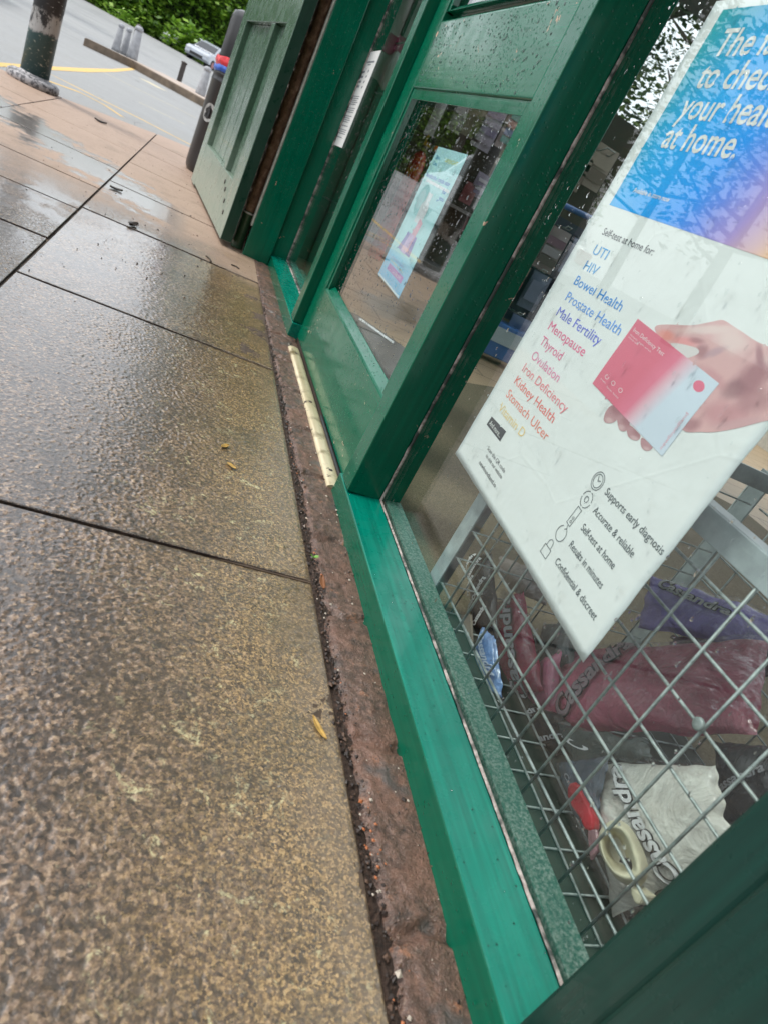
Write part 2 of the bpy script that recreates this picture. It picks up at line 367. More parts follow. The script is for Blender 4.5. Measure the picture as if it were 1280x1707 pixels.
def mk_brass():
    t = NT('worn_brass'); n1 = t.noise(1, 4, .6, t.co((60, 4, 60))); n2 = t.noise(18, 4)
    c = t.mix(t.mapr(n1, .3, .7), (.58, .47, .27), (.82, .73, .52)); c = t.mix(t.mapr(n2, .54, .70), c, (.22, .17, .08)); c = t.mix(t.mapr(t.noise(60, 4, .7), .62, .70), c, (.06, .045, .03))
    return t.done(Base_Color=c, Metallic=.45, Roughness=t.mapr(n1, .3, .7, .3, .5), Normal=t.bump(n1, .3, .001))
m_brass = mk_brass()

def mk_road():
    t = NT('worn_asphalt'); n1 = t.noise(160, 3, .7); n2 = t.noise(1.1, 5, .6)
    c = t.mix(t.mapr(n1, .35, .65), (.145, .15, .15), (.30, .305, .30)); c = t.mix(t.mapr(n2, .3, .7, 0, .4), c, (.30, .30, .29))
    v = t.voro(2.3, feature='DISTANCE_TO_EDGE'); cr_ = t.math('MULTIPLY', t.mapr(v, .012, .004), t.mapr(t.noise(.6, 3), .5, .6)); c = t.mix(t.math('MULTIPLY', cr_, .6), c, (.09, .09, .085))
    c = t.mix(t.mapr(t.noise(.25, 4, .6, t.co((1, .35, 1))), .52, .60, 0, .35), c, (.13, .135, .135))
    return t.done(Base_Color=c, Roughness=t.mapr(n2, .3, .7, .42, .7), Normal=t.bump(n1, .4, .004))
m_road = mk_road()
def mk_line():
    t = NT('worn_yellow_line_paint'); n1 = t.noise(22, 5, .7)
    c = t.mix(t.mapr(n1, .5, .68, 0, .7), (.62, .40, .10), (.30, .28, .22)); return t.done(Base_Color=c, Roughness=.6)
m_line = mk_line()
m_faint = plain('faded_line_paint', (.46, .42, .30), .7, var=.3)
m_kerb = plain('weathered_kerb_stone', (.17, .13, .095), .85, var=.4, scale=9, bump=.5, bscale=60)
m_island = plain('pinkish_island_paving', (.40, .33, .28), .8, var=.15, scale=6)
m_conc = plain('grey_concrete', (.30, .31, .33), .75, var=.25, scale=14, bump=.3)
m_darkwood = plain('dark_stained_post', (.06, .05, .045), .7, var=.3)
m_earth = plain('verge_soil', (.07, .075, .03), .95, var=.3, scale=3)

def mk_bollard():
    t = NT('scuffed_bollard_paint'); x, y, z = t.sep(); n = t.noise(1, 6, .75, t.co((14, 14, 7))); n2 = t.noise(1, 4, .6, t.co((40, 40, 90), (0, 0, 0)))
    low = t.mix(t.mapr(n2, .60, .68), (.025, .062, .062), (.40, .40, .34))
    up = t.mix(t.mapr(n, .46, .52), (.02, .02, .022), (.42, .41, .40))
    up2 = t.mix(t.mapr(n2, .62, .7), (.018, .018, .02), (.5, .5, .5))
    zz = t.math('ADD', z, t.math('MULTIPLY', t.math('SUBTRACT', n, .5), .10))
    c = t.mix(t.mapr(zz, .275, .29), low, up); c = t.mix(t.mapr(zz, .385, .40), c, up2)
    return t.done(Base_Color=c, Roughness=.4, Normal=t.bump(n2, .4, .002))
m_boll = mk_bollard()
def mk_collar():
    t = NT('chipped_collar_paint'); n = t.noise(38, 5, .7)
    return t.done(Base_Color=t.mix(t.mapr(n, .46, .54), (.40, .39, .40), (.10, .10, .11)), Roughness=.55, Normal=t.bump(n, .6, .004))
m_collar = mk_collar()

m_bin = plain('black_bin_plastic', (.009, .009, .011), .33, var=.3, scale=8)
m_hole = plain('bin_inside', (.004, .004, .004), .9)
m_redbag = plain('red_bag_plastic', (.55, .02, .03), .25, var=.3, scale=40)
m_bluebag = plain('blue_bag_plastic', (.02, .09, .42), .25, var=.3, scale=40)
m_white = plain('white_print', (.78, .78, .77), .5, var=.03)
m_black = plain('black_print', (.012, .012, .014), .5, var=.05)

def mk_leaf(name, a, b, c3):
    t = NT(name); ri = t.n('ShaderNodeNewGeometry').outputs['Random Per Island']
    c = t.ramp(ri, [(0, a), (.55, b), (1, c3)]); c = t.mix(t.mapr(t.noise(.5, 3), .35, .65, 0, .55), c, tuple(v*.45 for v in b))
    bs = t.n('ShaderNodeBsdfPrincipled', {'Base Color': c, 'Roughness': .45}); tr = t.n('ShaderNodeBsdfTranslucent', {'Color': c})
    ms = t.n('ShaderNodeMixShader', {0: .3}); t.t.links.new(bs.outputs[0], ms.inputs[1]); t.t.links.new(tr.outputs[0], ms.inputs[2])
    t.t.links.new(ms.outputs[0], t.out.inputs[0]); return t.m
m_leaf = mk_leaf('hedge_leaves', (.03, .08, .008), (.11, .25, .018), (.26, .42, .04))
m_leafd = mk_leaf('tree_leaves', (.02, .036, .012), (.05, .09, .02), (.12, .16, .04))
m_leafb = mk_leaf('bright_shrub_leaves', (.08, .19, .012), (.18, .36, .03), (.32, .50, .06))
m_bark = plain('bark', (.05, .04, .03), .9, var=.4, scale=12, bump=.6, bscale=30)

def flat(name, col, rough=.45): return plain(name, col, rough, var=.06, scale=14)
def mk_wire():
    t = NT('galvanised_wire'); n = t.noise(70, 4, .7)
    return t.done(Base_Color=t.mix(t.mapr(n, .35, .65), (.20, .235, .23), (.44, .49, .48)), Metallic=.35, Roughness=t.mapr(n, .3, .7, .35, .6), Normal=t.bump(n, .5, .001))
m_wire = mk_wire()
m_steel = plain('painted_grey_steel', (.36, .41, .42), .4, var=.2, scale=40, metal=.2)

def bagmat(name, col, rough=.22):
    t = NT(name); n = t.noise(16, 5, .65, dist=1.2); n2 = t.noise(55, 3, .6)
    c = t.mix(t.mapr(n, .3, .7), tuple(v*.6 for v in col), tuple(min(1, v*1.3) for v in col))
    return t.done(Base_Color=c, Roughness=rough, Normal=t.bump(t.math('ADD', n, t.math('MULTIPLY', n2, .3)), .7, .012), Coat_Weight=.5, Coat_Roughness=.1)
# ------------------------------------------------------------------ ground, road, pavement
def ground_z(x, y):
    r = math.hypot(x, y); return -0.03 + .42 * min(1, max(0, (y - 24) / 30.0)) ** 1.5
g = MB()
ys_ = [-60, -20, 0, 8, 16, 20, 24, 27, 30, 34, 38, 44, 50, 56, 64, 90, 160, 300]; xs_ = [-300, -90, -40, -20, -10, -4, 0, 4, 10, 20, 40, 90, 300]
q = len(xs_)
g.add([(x, y, ground_z(x, y)) for y in ys_ for x in xs_], [(j*q+i, j*q+i+1, (j+1)*q+i+1, (j+1)*q+i) for j in range(len(ys_)-1) for i in range(q-1)])
struct('road', g, m_road, 'worn pale grey asphalt of the road and car park')

# pavement slabs, one mesh with open joints over a soil bed
edge_pts = [(-1.16, -3), (-1.16, 4.6), (-1.14, 5.10), (-.98, 5.12), (-.82, 5.16), (-.67, 5.32), (-.43, 5.55), (-.29, 5.72), (-.06, 5.92), (.45, 6.12), (1.2, 6.3)]
def road_edge(x):
    e = edge_pts[2:]
    for a, b in zip(e, e[1:]):
        if a[0] <= x <= b[0]: return a[1] + (b[1]-a[1]) * (x-a[0]) / (b[0]-a[0])
    return 5.10
cols = [(-1.16, -.812, [-2.4, -1.5, -.6, .3, 1.2, 2.1, 3.0, 3.78, 4.4, 9]), (-.808, -.281, [-2.8, -1.9, -1.0, -.1, .55, 1.17, 2.04, 2.50, 2.96, 3.55, 4.27, 9]),
        (-.274, .331, [-2.7, -1.8, -.95, -.075, .803, 1.684, 2.555, 3.22, 3.92, 4.52, 5.16, 9])]
g = MB(); GAP = .0052; NEAR = []
def grain(x, y):
    v = Vector((x, y, 0))
    a = noise.noise(v * 150) * .55 + noise.noise(v * 300 + Vector((7, 3, 1))) * .42 + noise.noise(v * 62 + Vector((2, 9, 4))) * .26 + noise.noise(v * 480) * .18
    return a * .0018
def water_level(x, y):
    sd = max(0, min(1, (x + .10 * noise.noise(Vector((x * 11, y * 11, 2))) - .06) / .20))
    return .00002 - .0007 * sd + .0004 * noise.noise(Vector((x * 9, y * 7, 8)))
prv = random.Random(4)
for x0, x1, yl in cols:
    for a, b in zip(yl, yl[1:]):
        if x0 > -.3 and a >= 2.55: xx1 = .9 if a > 4.6 else .331
        else: xx1 = x1
        GA = .0032 if abs(a - .803) < .01 else .0072; GB = .0032 if abs(b - .803) < .01 else .0072
        a_ = a + GA
        if a_ > road_edge(x0) - .04: continue
        y1a = 0 
        n = 4; top = []; 
        far = [(x0 + (xx1-x0)*i/n, min(b - GB, road_edge(x0 + (xx1-x0)*i/n))) for i in range(n+1)]
        dz = prv.uniform(-.0008, .0008)
        outline = [(x0, a_), (xx1, a_)] + far[::-1]
        k = len(outline); bv = .0012
        cx = sum(p[0] for p in outline)/k; cy = sum(p[1] for p in outline)/k
        ins = []
        for px, py in outline:
            ins.append((px + (bv if px < cx else -bv), py + (bv if py < cy else -bv)))
        vs = [(p[0], p[1], -.05) for p in outline] + [(p[0], p[1], -bv + dz) for p in outline] + [(p[0], p[1], dz) for p in ins]
        fs = [(i, (i+1)%k, k+(i+1)%k, k+i) for i in range(k)] + [(k+i, k+(i+1)%k, 2*k+(i+1)%k, 2*k+i) for i in range(k)] + [tuple(range(2*k, 3*k))]
        rough_top = x0 > -.3 and a < 1.8 and b > .2
        if rough_top: fs = fs[:-1]
        g.add(vs, fs); m0 = len(g.m) - len(fs)
        for i_ in range(k): g.m[m0 + i_] = 1
        if rough_top:                                       # the two nearest slabs get their grain as real relief with water standing between the grains
            X0, X1, Y0, Y1 = x0 + bv, xx1 - bv, max(a_ + bv, .05), b - GB - bv
            nx_, ny_ = int((X1 - X0) / (.0019 if a < 1.2 else .003)), int((Y1 - Y0) / (.0021 if a < .5 else .0026 if a < 1.2 else .004)); b0 = len(g.v); f0 = len(g.f)
            if Y0 == .05: g.add([(X0, a_ + bv, dz), (X1, a_ + bv, dz), (X1, .05, dz), (X0, .05, dz)], [(0, 1, 2, 3)]); b0 += 4; f0 += 1
            film_ = []
            def top(u, v):
                x_, y_ = X0 + (X1-X0)*u, Y0 + (Y1-Y0)*v; e = min(x_ - X0, X1 - x_, Y1 - y_, y_ - Y0 if Y0 > .06 else 1); e = min(1, e / .006)
                h_, w_ = grain(x_, y_) - .0012 * (1 - e), water_level(x_, y_)
                film_.append(max(0, min(1, (w_ - h_) / .0002 + .5))); return (x_, y_, dz - .0004 + max(h_, w_))
            g.grid(top, nx_, ny_); NEAR.append((b0, film_, f0, len(g.f)))
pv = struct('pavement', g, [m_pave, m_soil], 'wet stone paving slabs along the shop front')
fa = np.zeros(len(g.v), dtype=np.float32); na = np.zeros(len(g.v), dtype=np.float32); sm = np.zeros(len(g.f), dtype=bool)
for b0, fl_, f0, f1 in NEAR: fa[b0:b0+len(fl_)] = fl_; na[b0:b0+len(fl_)] = 1; sm[f0:f1] = True
for nm, arr in (('film', fa), ('relief', na)):
    at_ = pv.data.attributes.new(nm, 'FLOAT', 'POINT'); at_.data.foreach_set('value', arr)
pv.data.polygons.foreach_set('use_smooth', sm)
g = MB()
def bed(u, v):
    x = -1.158 + u*1.489; y = -3 + v*(road_edge(x) - .02 + 3) if x > -1.14 else -3 + v*8.0
    fill = max(0, min(1, (x + .02) / .30)); return (x, y, -.0068 + fill*.0052 + .0022*noise.noise(Vector((x*14, y*14, 0))) + .0012*noise.noise(Vector((x*60, y*60, 3))))
g.grid(bed, 60, 260)
struct('paving_bed', g, m_silt, 'dark silt filling the paving joints')
g = MB(); g.poly([(.331, 4.6, -.012), (1.2, 4.6, -.012), (1.2, 6.2, -.012), (.45, 6.1, -.012), (.331, 6.05, -.012)]); struct('gutter_soil', g, m_soil, 'soil at the far paving edge')

# ragged soil line between the paving and the brick edging
def soil_fn(u, v):
    y = -.35 + v * 3.35; x = .322 + u * .040
    e = noise.noise(Vector((1.3, y * 9, 0))) * .5 + noise.noise(Vector((7.3, y * 47, 0))) * .4
    prof = max(0, 1 - abs(u - .42) / .58)
    hgt = noise.noise(Vector((x * 130, y * 130, 1))) * .0045 + noise.noise(Vector((x * 50, y * 40, 5))) * .004
    return (x, y, -.010 + prof * (.0065 + .006 * e) + hgt * prof)
g = MB(); g.grid(soil_fn, 12, 760); tag(obj('soil', g, m_soil, smooth=False), 'dark crumbly soil packed along the joint beside the brick edging', None, None, 'stuff')

# brick edging: a course of worn bricks at the foot of the front
BR = [-.35, -.13, .085, .30, .515, .74, .945, 1.16, 1.375, 1.59, 1.81, 2.02, 2.24, 2.45, 2.67, 2.90, 3.1]
def brick_fn(u, v):
    y = -.35 + v * 3.3; x = .342 + u * .095
    x = fx(x, y)
    jd = min(abs(y - b - .012 * noise.noise(Vector((u * 3, b * 7, 0)))) for b in BR)
    j = max(0, 1 - jd / .0095) ** .6 * (1 if (u > .06) else 1)
    ed = max(0, 1 - u / .13)
    z = .0005 - .011 * ed ** 1.6 - .013 * j * (.6 + .4 * noise.noise(Vector((x * 40, y * 40, 3))))
    kk = 1 - .75 * max(0, min(1, (u - .35) / .4))
    z += (noise.noise(Vector((x * 22, y * 14, 0))) * .0030 + noise.noise(Vector((x * 90, y * 80, 2))) * .0022 + noise.noise(Vector((x * 200, y * 200, 7))) * .0009) * kk
    pit = noise.noise(Vector((x * 30, y * 22, 9))); z -= max(0, pit - .35) * .016 * kk
    if u > .62: z -= .002 * (u - .62) / .3
    return (x + noise.noise(Vector((3, y * 30, u * 2))) * .0035 * (1 - u), y, z)
g = MB(); g.grid(brick_fn, 30, 1100); struct('brick_edging', g, m_brick, 'wet worn red brown brick course between paving and shop sill', smooth=True)

# grit in the joint
def bits(mb, n, yr, xr, sr, mi_n, seed, zf):
    r = random.Random(seed)
    for _ in range(n):
        y = r.uniform(*yr); x = r.gauss(xr[0], xr[1]); s = r.uniform(*sr) * (.6 if r.random() < .6 else 1)
        z = zf(x, y) + s * .3
        vs = []
        for d in ((1,0,0),(-1,0,0),(0,1,0),(0,-1,0),(0,0,1),(0,0,-1)):
            k = s * r.uniform(.6, 1.3); vs.append((x + d[0]*k, y + d[1]*k, z + d[2]*k*.7))
        a = r.uniform(0, 3.1); c_, s_2 = math.cos(a), math.sin(a)
        vs = [(x + (p[0]-x)*c_ - (p[1]-y)*s_2, y + (p[0]-x)*s_2 + (p[1]-y)*c_, p[2]) for p in vs]
        mb.add(vs, [(0,2,4),(2,1,4),(1,3,4),(3,0,4),(2,0,5),(1,2,5),(3,1,5),(0,3,5)], r.choice(mi_n))
m_gr = [plain('dark_grit', (.03, .02, .016), .5), plain('brown_grit', (.12, .07, .045), .5), plain('orange_grit', (.42, .14, .05), .5), plain('pale_grit', (.5, .44, .36), .5)]
g = MB()
bits(g, 1500, (-.2, 2.9), (.341, .006), (.0012, .0042), [0,0,0,0,1,1], 3, lambda x, y: -.002)
bits(g, 70, (-.1, 1.4), (.344, .005), (.0015, .0045), [2,2,3,1], 5, lambda x, y: .002)
bits(g, 55, (.0, .45), (.345, .006), (.002, .0045), [2,2,3,1,1], 15, lambda x, y: .003)
bits(g, 260, (-.2, 2.8), (.402, .006), (.001, .003), [0,0,1,3], 8, lambda x, y: .001)
bits(g, 160, (-.2, 2.8), (.37, .03), (.0008, .0022), [0,1,3,1], 9, lambda x, y: .002)
bits(g, 260, (1.6, 4.8), (-.3, .35), (.0012, .0035), [0,0,0,1], 21, lambda x, y: .0)
bits(g, 45, (2.0, 3.3), (.05, .16), (.0015, .005), [0,0,1], 22, lambda x, y: .0)
tag(obj('grit', g, m_gr), 'loose grit and crumbs scattered over paving and joint', None, None, 'stuff')

# fallen leaves and a seedling
def leaf(name, p, ang, L, W, mat, label, curl=.25, cat='leaf', group=None):
    mb = MB(); n = 8
    def fn(u, v):
        t = u * 2 - 1; wv = W * (1 - abs(t) ** 2.2) ** .8 * (v - .5) * 2 * .5
        z = .0012 + curl * L * .5 * t * t * .5 + abs(v - .5) * W * .5
        a = t * L / 2; return (p[0] + a*math.cos(ang) - wv*math.sin(ang), p[1] + a*math.sin(ang) + wv*math.cos(ang), p[2] + z)
    mb.grid(fn, n, 4)
    o = single(name, mb, mat, label, cat, (p[0], p[1], p[2]), group, smooth=True)
    s = o.modifiers.new('solid', 'SOLIDIFY'); s.thickness = .0006
    return o
m_yl = plain('yellowed_leaf', (.42, .26, .06), .4, var=.35, scale=120); m_bl = plain('rotting_leaf', (.03, .02, .015), .4)
leaf('fallen_leaf', gnd(531, 1216), 1.95, .034, .007, m_yl, 'narrow yellow brown leaf lying on the paving near the soil joint')
leaf('fallen_leaf', gnd(375, 745, .001), .9, .022, .010, m_yl, 'small wet yellow leaf flattened on the slab, larger of two', .02)
leaf('fallen_leaf', gnd(386, 778, .001), 2.4, .022, .009, m_yl, 'wet yellow leaf scrap on the slab nearest the brass threshold', .02)
leaf('fallen_leaf', atx(543, 945, .343) * 1 if False else Vector((.346, .80, .004)), 1.5, .035, .009, plain('rust_leaf', (.20, .08, .03), .5), 'reddish brown curled leaf wedged in the soil joint')
for (px, py, a, l) in [(194, 317, .4, .05), (222, 377, 1.2, .06)]:
    leaf('fallen_leaf', gnd(px, py), a, l, l*.5, m_bl, 'dark rotting leaf on the wet slab before the green shutter, ' + ('farther one' if py < 350 else 'nearer one'), .3)
leaf('fallen_leaf', gnd(168, 204), .3, .07, .03, m_bl, 'dark leaf on the dry tan paving near the road edge', .3)
def twig(p, q, r, label):
    mb = MB(); m_ = (p + q) / 2 + Vector((.003, .002, .004)); mb.tube([p + Vector((0,0,r)), m_, q + Vector((0,0,r))], r, 6)
    single('twig', mb, m_bark, label, 'twig', tuple(p))
twig(gnd(344, 428), gnd(352, 437), .003, 'short dark twig on the slab below the shutter corner, left one')
twig(gnd(386, 442), gnd(399, 449), .0025, 'short dark twig on the slab by the shop pilaster, right one')
t = thing('weed_seedling', 'tiny bright green seedling growing in the soil joint by the bricks', 'seedling', (.341, .868, 0))
mb = MB(); r2 = random.Random(5)
for k in range(7):
    a = r2.uniform(0, 6.28); l = r2.uniform(.005, .011); d = Vector((math.cos(a), math.sin(a), .55)) * l; s = Vector((-math.sin(a), math.cos(a), 0)) * l * .35
    b = Vector((.341, .868, .003)); mb.add([b, b + d*.55 + s, b + d, b + d*.55 - s], [(0,1,2,3)])
obj('leaf_blades', mb, plain('seedling_green', (.16, .36, .05), .4), t)
mb = MB(); mb.tube([(.341,.868,-.004),(.341,.868,.005)], .0006, 5); obj('stem', mb, plain('stem_green', (.12, .25, .05), .4), t)

# ------------------------------------------------------------------ road markings
def strip(mb, pts, wd, z=-.0215):
    pts = [Vector((p[0], p[1], 0)) for p in pts]; L = []; Rr = []
    for i, p in enumerate(pts):
        t = (pts[min(i+1, len(pts)-1)] - pts[max(i-1, 0)]).normalized(); nn = Vector((-t.y, t.x, 0))
        ww = wd[i] if isinstance(wd, list) else wd
        L.append((p.x + nn.x*ww/2, p.y + nn.y*ww/2, z)); Rr.append((p.x - nn.x*ww/2, p.y - nn.y*ww/2, z))
    n = len(pts); mb.add(L + Rr, [(i, i+1, n+i+1, n+i) for i in range(n-1)])
rz = -.0296
G_ = lambda pts: [tuple(gnd(a, b, rz))[:2] for a, b in pts]
mb = MB()
strip(mb, G_([(-60, 96), (20, 111), (80, 121), (120, 141), (168, 165), (235, 198), (316, 240), (345, 254)]), .05, rz)
strip(mb, G_([(20, 112), (79, 134), (134, 154), (175, 175), (205, 195)]), .045, rz + .0006)
strip(mb, G_([(-60, 106), (0, 107.5), (70, 113), (141, 117), (190, 117.5), (235, 114)]), [.055, .055, .06, .08, .07, .055], rz + .0012)
struct('road_markings', mb, m_line, 'yellow lines along the kerb and across the road')
mb = MB(); strip(mb, G_([(171, 119), (240, 153), (327, 196)]), .05, rz); strip(mb, G_([(232, 170), (309, 207)]), .04, rz); strip(mb, G_([(246, 137), (266, 145)]), .3, rz)
struct('faded_road_markings', mb, m_faint, 'faded pale lines on the asphalt')

# traffic island
p0 = gnd(141, 64, .06); p1 = gnd(225, 102, .08); p2 = gnd(338, 164, .08); p3 = Vector((1.5, 12.6, .08))
top = [p0, p1, p2, p3]; back = [Vector((p0.x+.15, p0.y+.25, .08)), Vector((p1.x+.35, p1.y+1.5, .08)), Vector((p2.x+.1, p2.y+2.6, .08)), Vector((1.8, 15.6, .08))]
mb = MB(); n = 4
off = Vector((.05, .14, 0))
ins = [p + off for p in top]
vs = [(p.x, p.y, -.05) for p in top] + [(p.x, p.y, .08) for p in top] + [(p.x, p.y, .08) for p in ins] + [(p.x, p.y, -.05) for p in ins]
mb.add(vs, [(i, i+1, 4+i+1, 4+i) for i in range(3)] + [(4+i, 5+i, 9+i, 8+i) for i in range(3)] + [(8+i, 9+i, 13+i, 12+i) for i in range(3)] + [(0, 4, 8, 12), (3, 15, 11, 7)])
struct('island_kerb', mb, m_kerb, 'long stone kerb of the traffic island', bev=.015)
mb = MB(); mb.add([(p.x, p.y, .072) for p in ins] + [(p.x, p.y, .072) for p in back] + [(p.x, p.y, -.05) for p in back], [(i, i+1, 5+i, 4+i) for i in range(3)] + [(4+i, 5+i, 9+i, 8+i) for i in range(3)])
struct('traffic_island', mb, m_island, 'pinkish paved strip of the traffic island')

# ------------------------------------------------------------------ bollards
bp = gnd(50, 152)
t = thing('steel_bollard', 'big scuffed steel bollard with green lower half and chipped round collar', 'bollard', (-.965, 5.1, 0))
mb = MB(); mb.lathe([(.078, .02), (.078, .30), (.0785, .302), (.0785, .41), (.080, .412), (.080, 1.05), (.06, 1.09), (0.001, 1.10)], (-.965, 5.1, 0), 32); obj('post', mb, m_boll, t, True)
mb = MB(); mb.lathe([(.136, -.005), (.143, .012), (.140, .036), (.122, .047), (.10, .05), (.082, .052), (.079, .06)], (-.965, 5.1, 0), 40); obj('base_collar', mb, m_collar, t, True)
def stone_bollard(p, hh, r0, label, mat=m_conc, grp='grey concrete bollards on the traffic island'):
    t = thing('stone_bollard', label, 'bollard', tuple(p), 0, grp)
    mb = MB(); mb.lathe([(r0, -.03), (r0*.98, .05*hh), (r0*.66, hh*.82), (r0*.56, hh*.835), (r0*.56, hh*.85)], tuple(p), 16); obj('shaft', mb, mat, t, True)
    mb = MB(); mb.lathe([(r0*.5, hh*.84), (r0*.72, hh*.855), (r0*.78, hh*.90), (r0*.66, hh*.96), (r0*.35, hh*.995), (.001, hh)], tuple(p), 16); obj('cap', mb, mat, t, True)
def hgt(px, py, p): return aty(px, py, p.y).z - p.z
b1 = gnd(193.5, 82, .08); stone_bollard(b1, hgt(200.5, 37, b1), .066, 'leftmost of three pale grey bollards on the kerb island')
b2 = gnd(206.5, 88, .08); stone_bollard(b2, hgt(214.5, 45, b2), .066, 'middle and shortest of three grey bollards on the island')
b3 = gnd(220.5, 96, .08); stone_bollard(b3, hgt(232, 42.5, b3), .092, 'rightmost and largest of three grey bollards on the island')
b4 = gnd(215.5, 90, .08); b4 = Vector((b4.x, b4.y + .5, .08))
mb = MB(); mb.lathe([(.07, -.03), (.06, .45), (.05, .50), (.001, .52)], tuple(b4), 12); single('dark_bollard', mb, m_darkwood, 'dark slim bollard half hidden behind the largest grey bollard', 'bollard', tuple(b4), None, True)
b5 = gnd(299.5, 134, .072); h5 = hgt(308, 102, b5)
t = thing('timber_post', 'lone dark square post standing on the island beside parked cars', 'post', tuple(b5))
mb = MB(); mb.box(b5.x-.045, b5.x+.045, b5.y-.045, b5.y+.045, .02, .08+h5*.86); obj('shaft', mb, m_darkwood, t, bev=.008)
mb = MB(); mb.lathe([(.04, h5*.86), (.06, h5*.9), (.055, h5*.96), (.001, h5)], tuple(b5), 12); obj('cap', mb, m_darkwood, t, True)
b6 = gnd(334, 158, .072); h6 = hgt(350, 112, b6); stone_bollard(b6, h6, .088, 'grey bollard close beside the black litter bin', grp=None)

# ------------------------------------------------------------------ litter bin
bc = (.158, 4.75, 0); R_ = .198
t = thing('litter_bin', 'tall round black litter bin with red and blue bag showing', 'bin', bc)
mb = MB(); mb.lathe([(R_*.93, .0), (R_*.985, .02), (R_, .05), (R_, .50), (R_*1.01, .502), (R_*1.01, .512), (R_, .514), (R_, .535), (R_*1.012, .537), (R_*1.012, .552), (R_*.98, .555)], bc, 40); obj('body', mb, m_bin, t, True)
rr = random.Random(2)
def ruff(z0, z1, k):
    def fn(u, v):
        a = u * 2*math.pi; r = R_ * (1.02 + .03*math.sin(v*math.pi) + .02*noise.noise(Vector((a*4, v*3, k)))); 
        return (bc[0] + r*math.cos(a), bc[1] + r*math.sin(a), z0 + (z1-z0)*v + .012*noise.noise(Vector((math.cos(a)*2, math.sin(a)*2, k))))
    m_ = MB(); m_.grid(fn, 60, 6); return m_
obj('blue_bag', ruff(.552, .585, 1), m_bluebag, t, True); obj('red_bag', ruff(.580, .628, 2), m_redbag, t, True)
mb = MB(); mb.lathe([(R_*.98, .555), (R_*.98, .628), (R_*.985, .63), (R_*.99, .83), (R_*.95, .862), (R_*.8, .876), (.001, .88)], bc, 40); ho = obj('hood', mb, m_bin, t, True)
mb = MB()
def ap(u, v):
    a = math.radians(-128 + 62*u); return (bc[0] + (R_*.99+.0025)*math.cos(a), bc[1] + (R_*.99+.0025)*math.sin(a), .705 + .105*v)
mb.grid(ap, 12, 2); obj('slot', mb, m_hole, ho)
# litter emblem: white disc with a dark figure dropping litter
def onbin(cx, cz):
    def f(u, v, o=.002):
        a = cx + u / R_; return (bc[0] + (R_ + o)*math.cos(a), bc[1] + (R_ + o)*math.sin(a), cz + v)
    return f
fb = onbin(math.radians(218), .335)
mb = MB(); mb.add([fb(.050*math.cos(k*math.pi/16), .050*math.sin(k*math.pi/16)) for k in range(32)], [tuple(range(32))]); em = obj('emblem', mb, plain('worn_grey_emblem', (.30, .30, .29), .5, var=.3, scale=60), t)
mb = MB()
o2 = .0032
mb.poly([fb(-.050*math.cos(k*math.pi/16), .050*math.sin(k*math.pi/16), .0026) for k in range(32)][::-1]); 
mb2 = MB(); mb2.poly([fb(u, v, .0032) for u, v in [(-.006,.018),(.010,.018),(.012,-.010),(.008,-.034),(.002,-.034),(.002,-.014),(-.004,-.034),(-.010,-.034),(-.006,-.008)]])
mb2.poly([fb(-.0005+.008*math.cos(k), .029+.008*math.sin(k), .0032) for k in np.linspace(0, 5.9, 12)])
mb2.poly([fb(u, v, .0033) for u, v in [(-.004,.014),(-.020,.004),(-.018,.0),(-.004,.006)]]); mb2.poly([fb(u, v, .0032) for u, v in [(-.030,-.030),(-.016,-.030),(-.014,-.008),(-.032,-.008)]])
mb3 = MB(); mb3.poly([fb(.047*math.cos(k*math.pi/16), .047*math.sin(k*math.pi/16), .0028) for k in range(32)])
obj('figure', mb2, m_black, em)

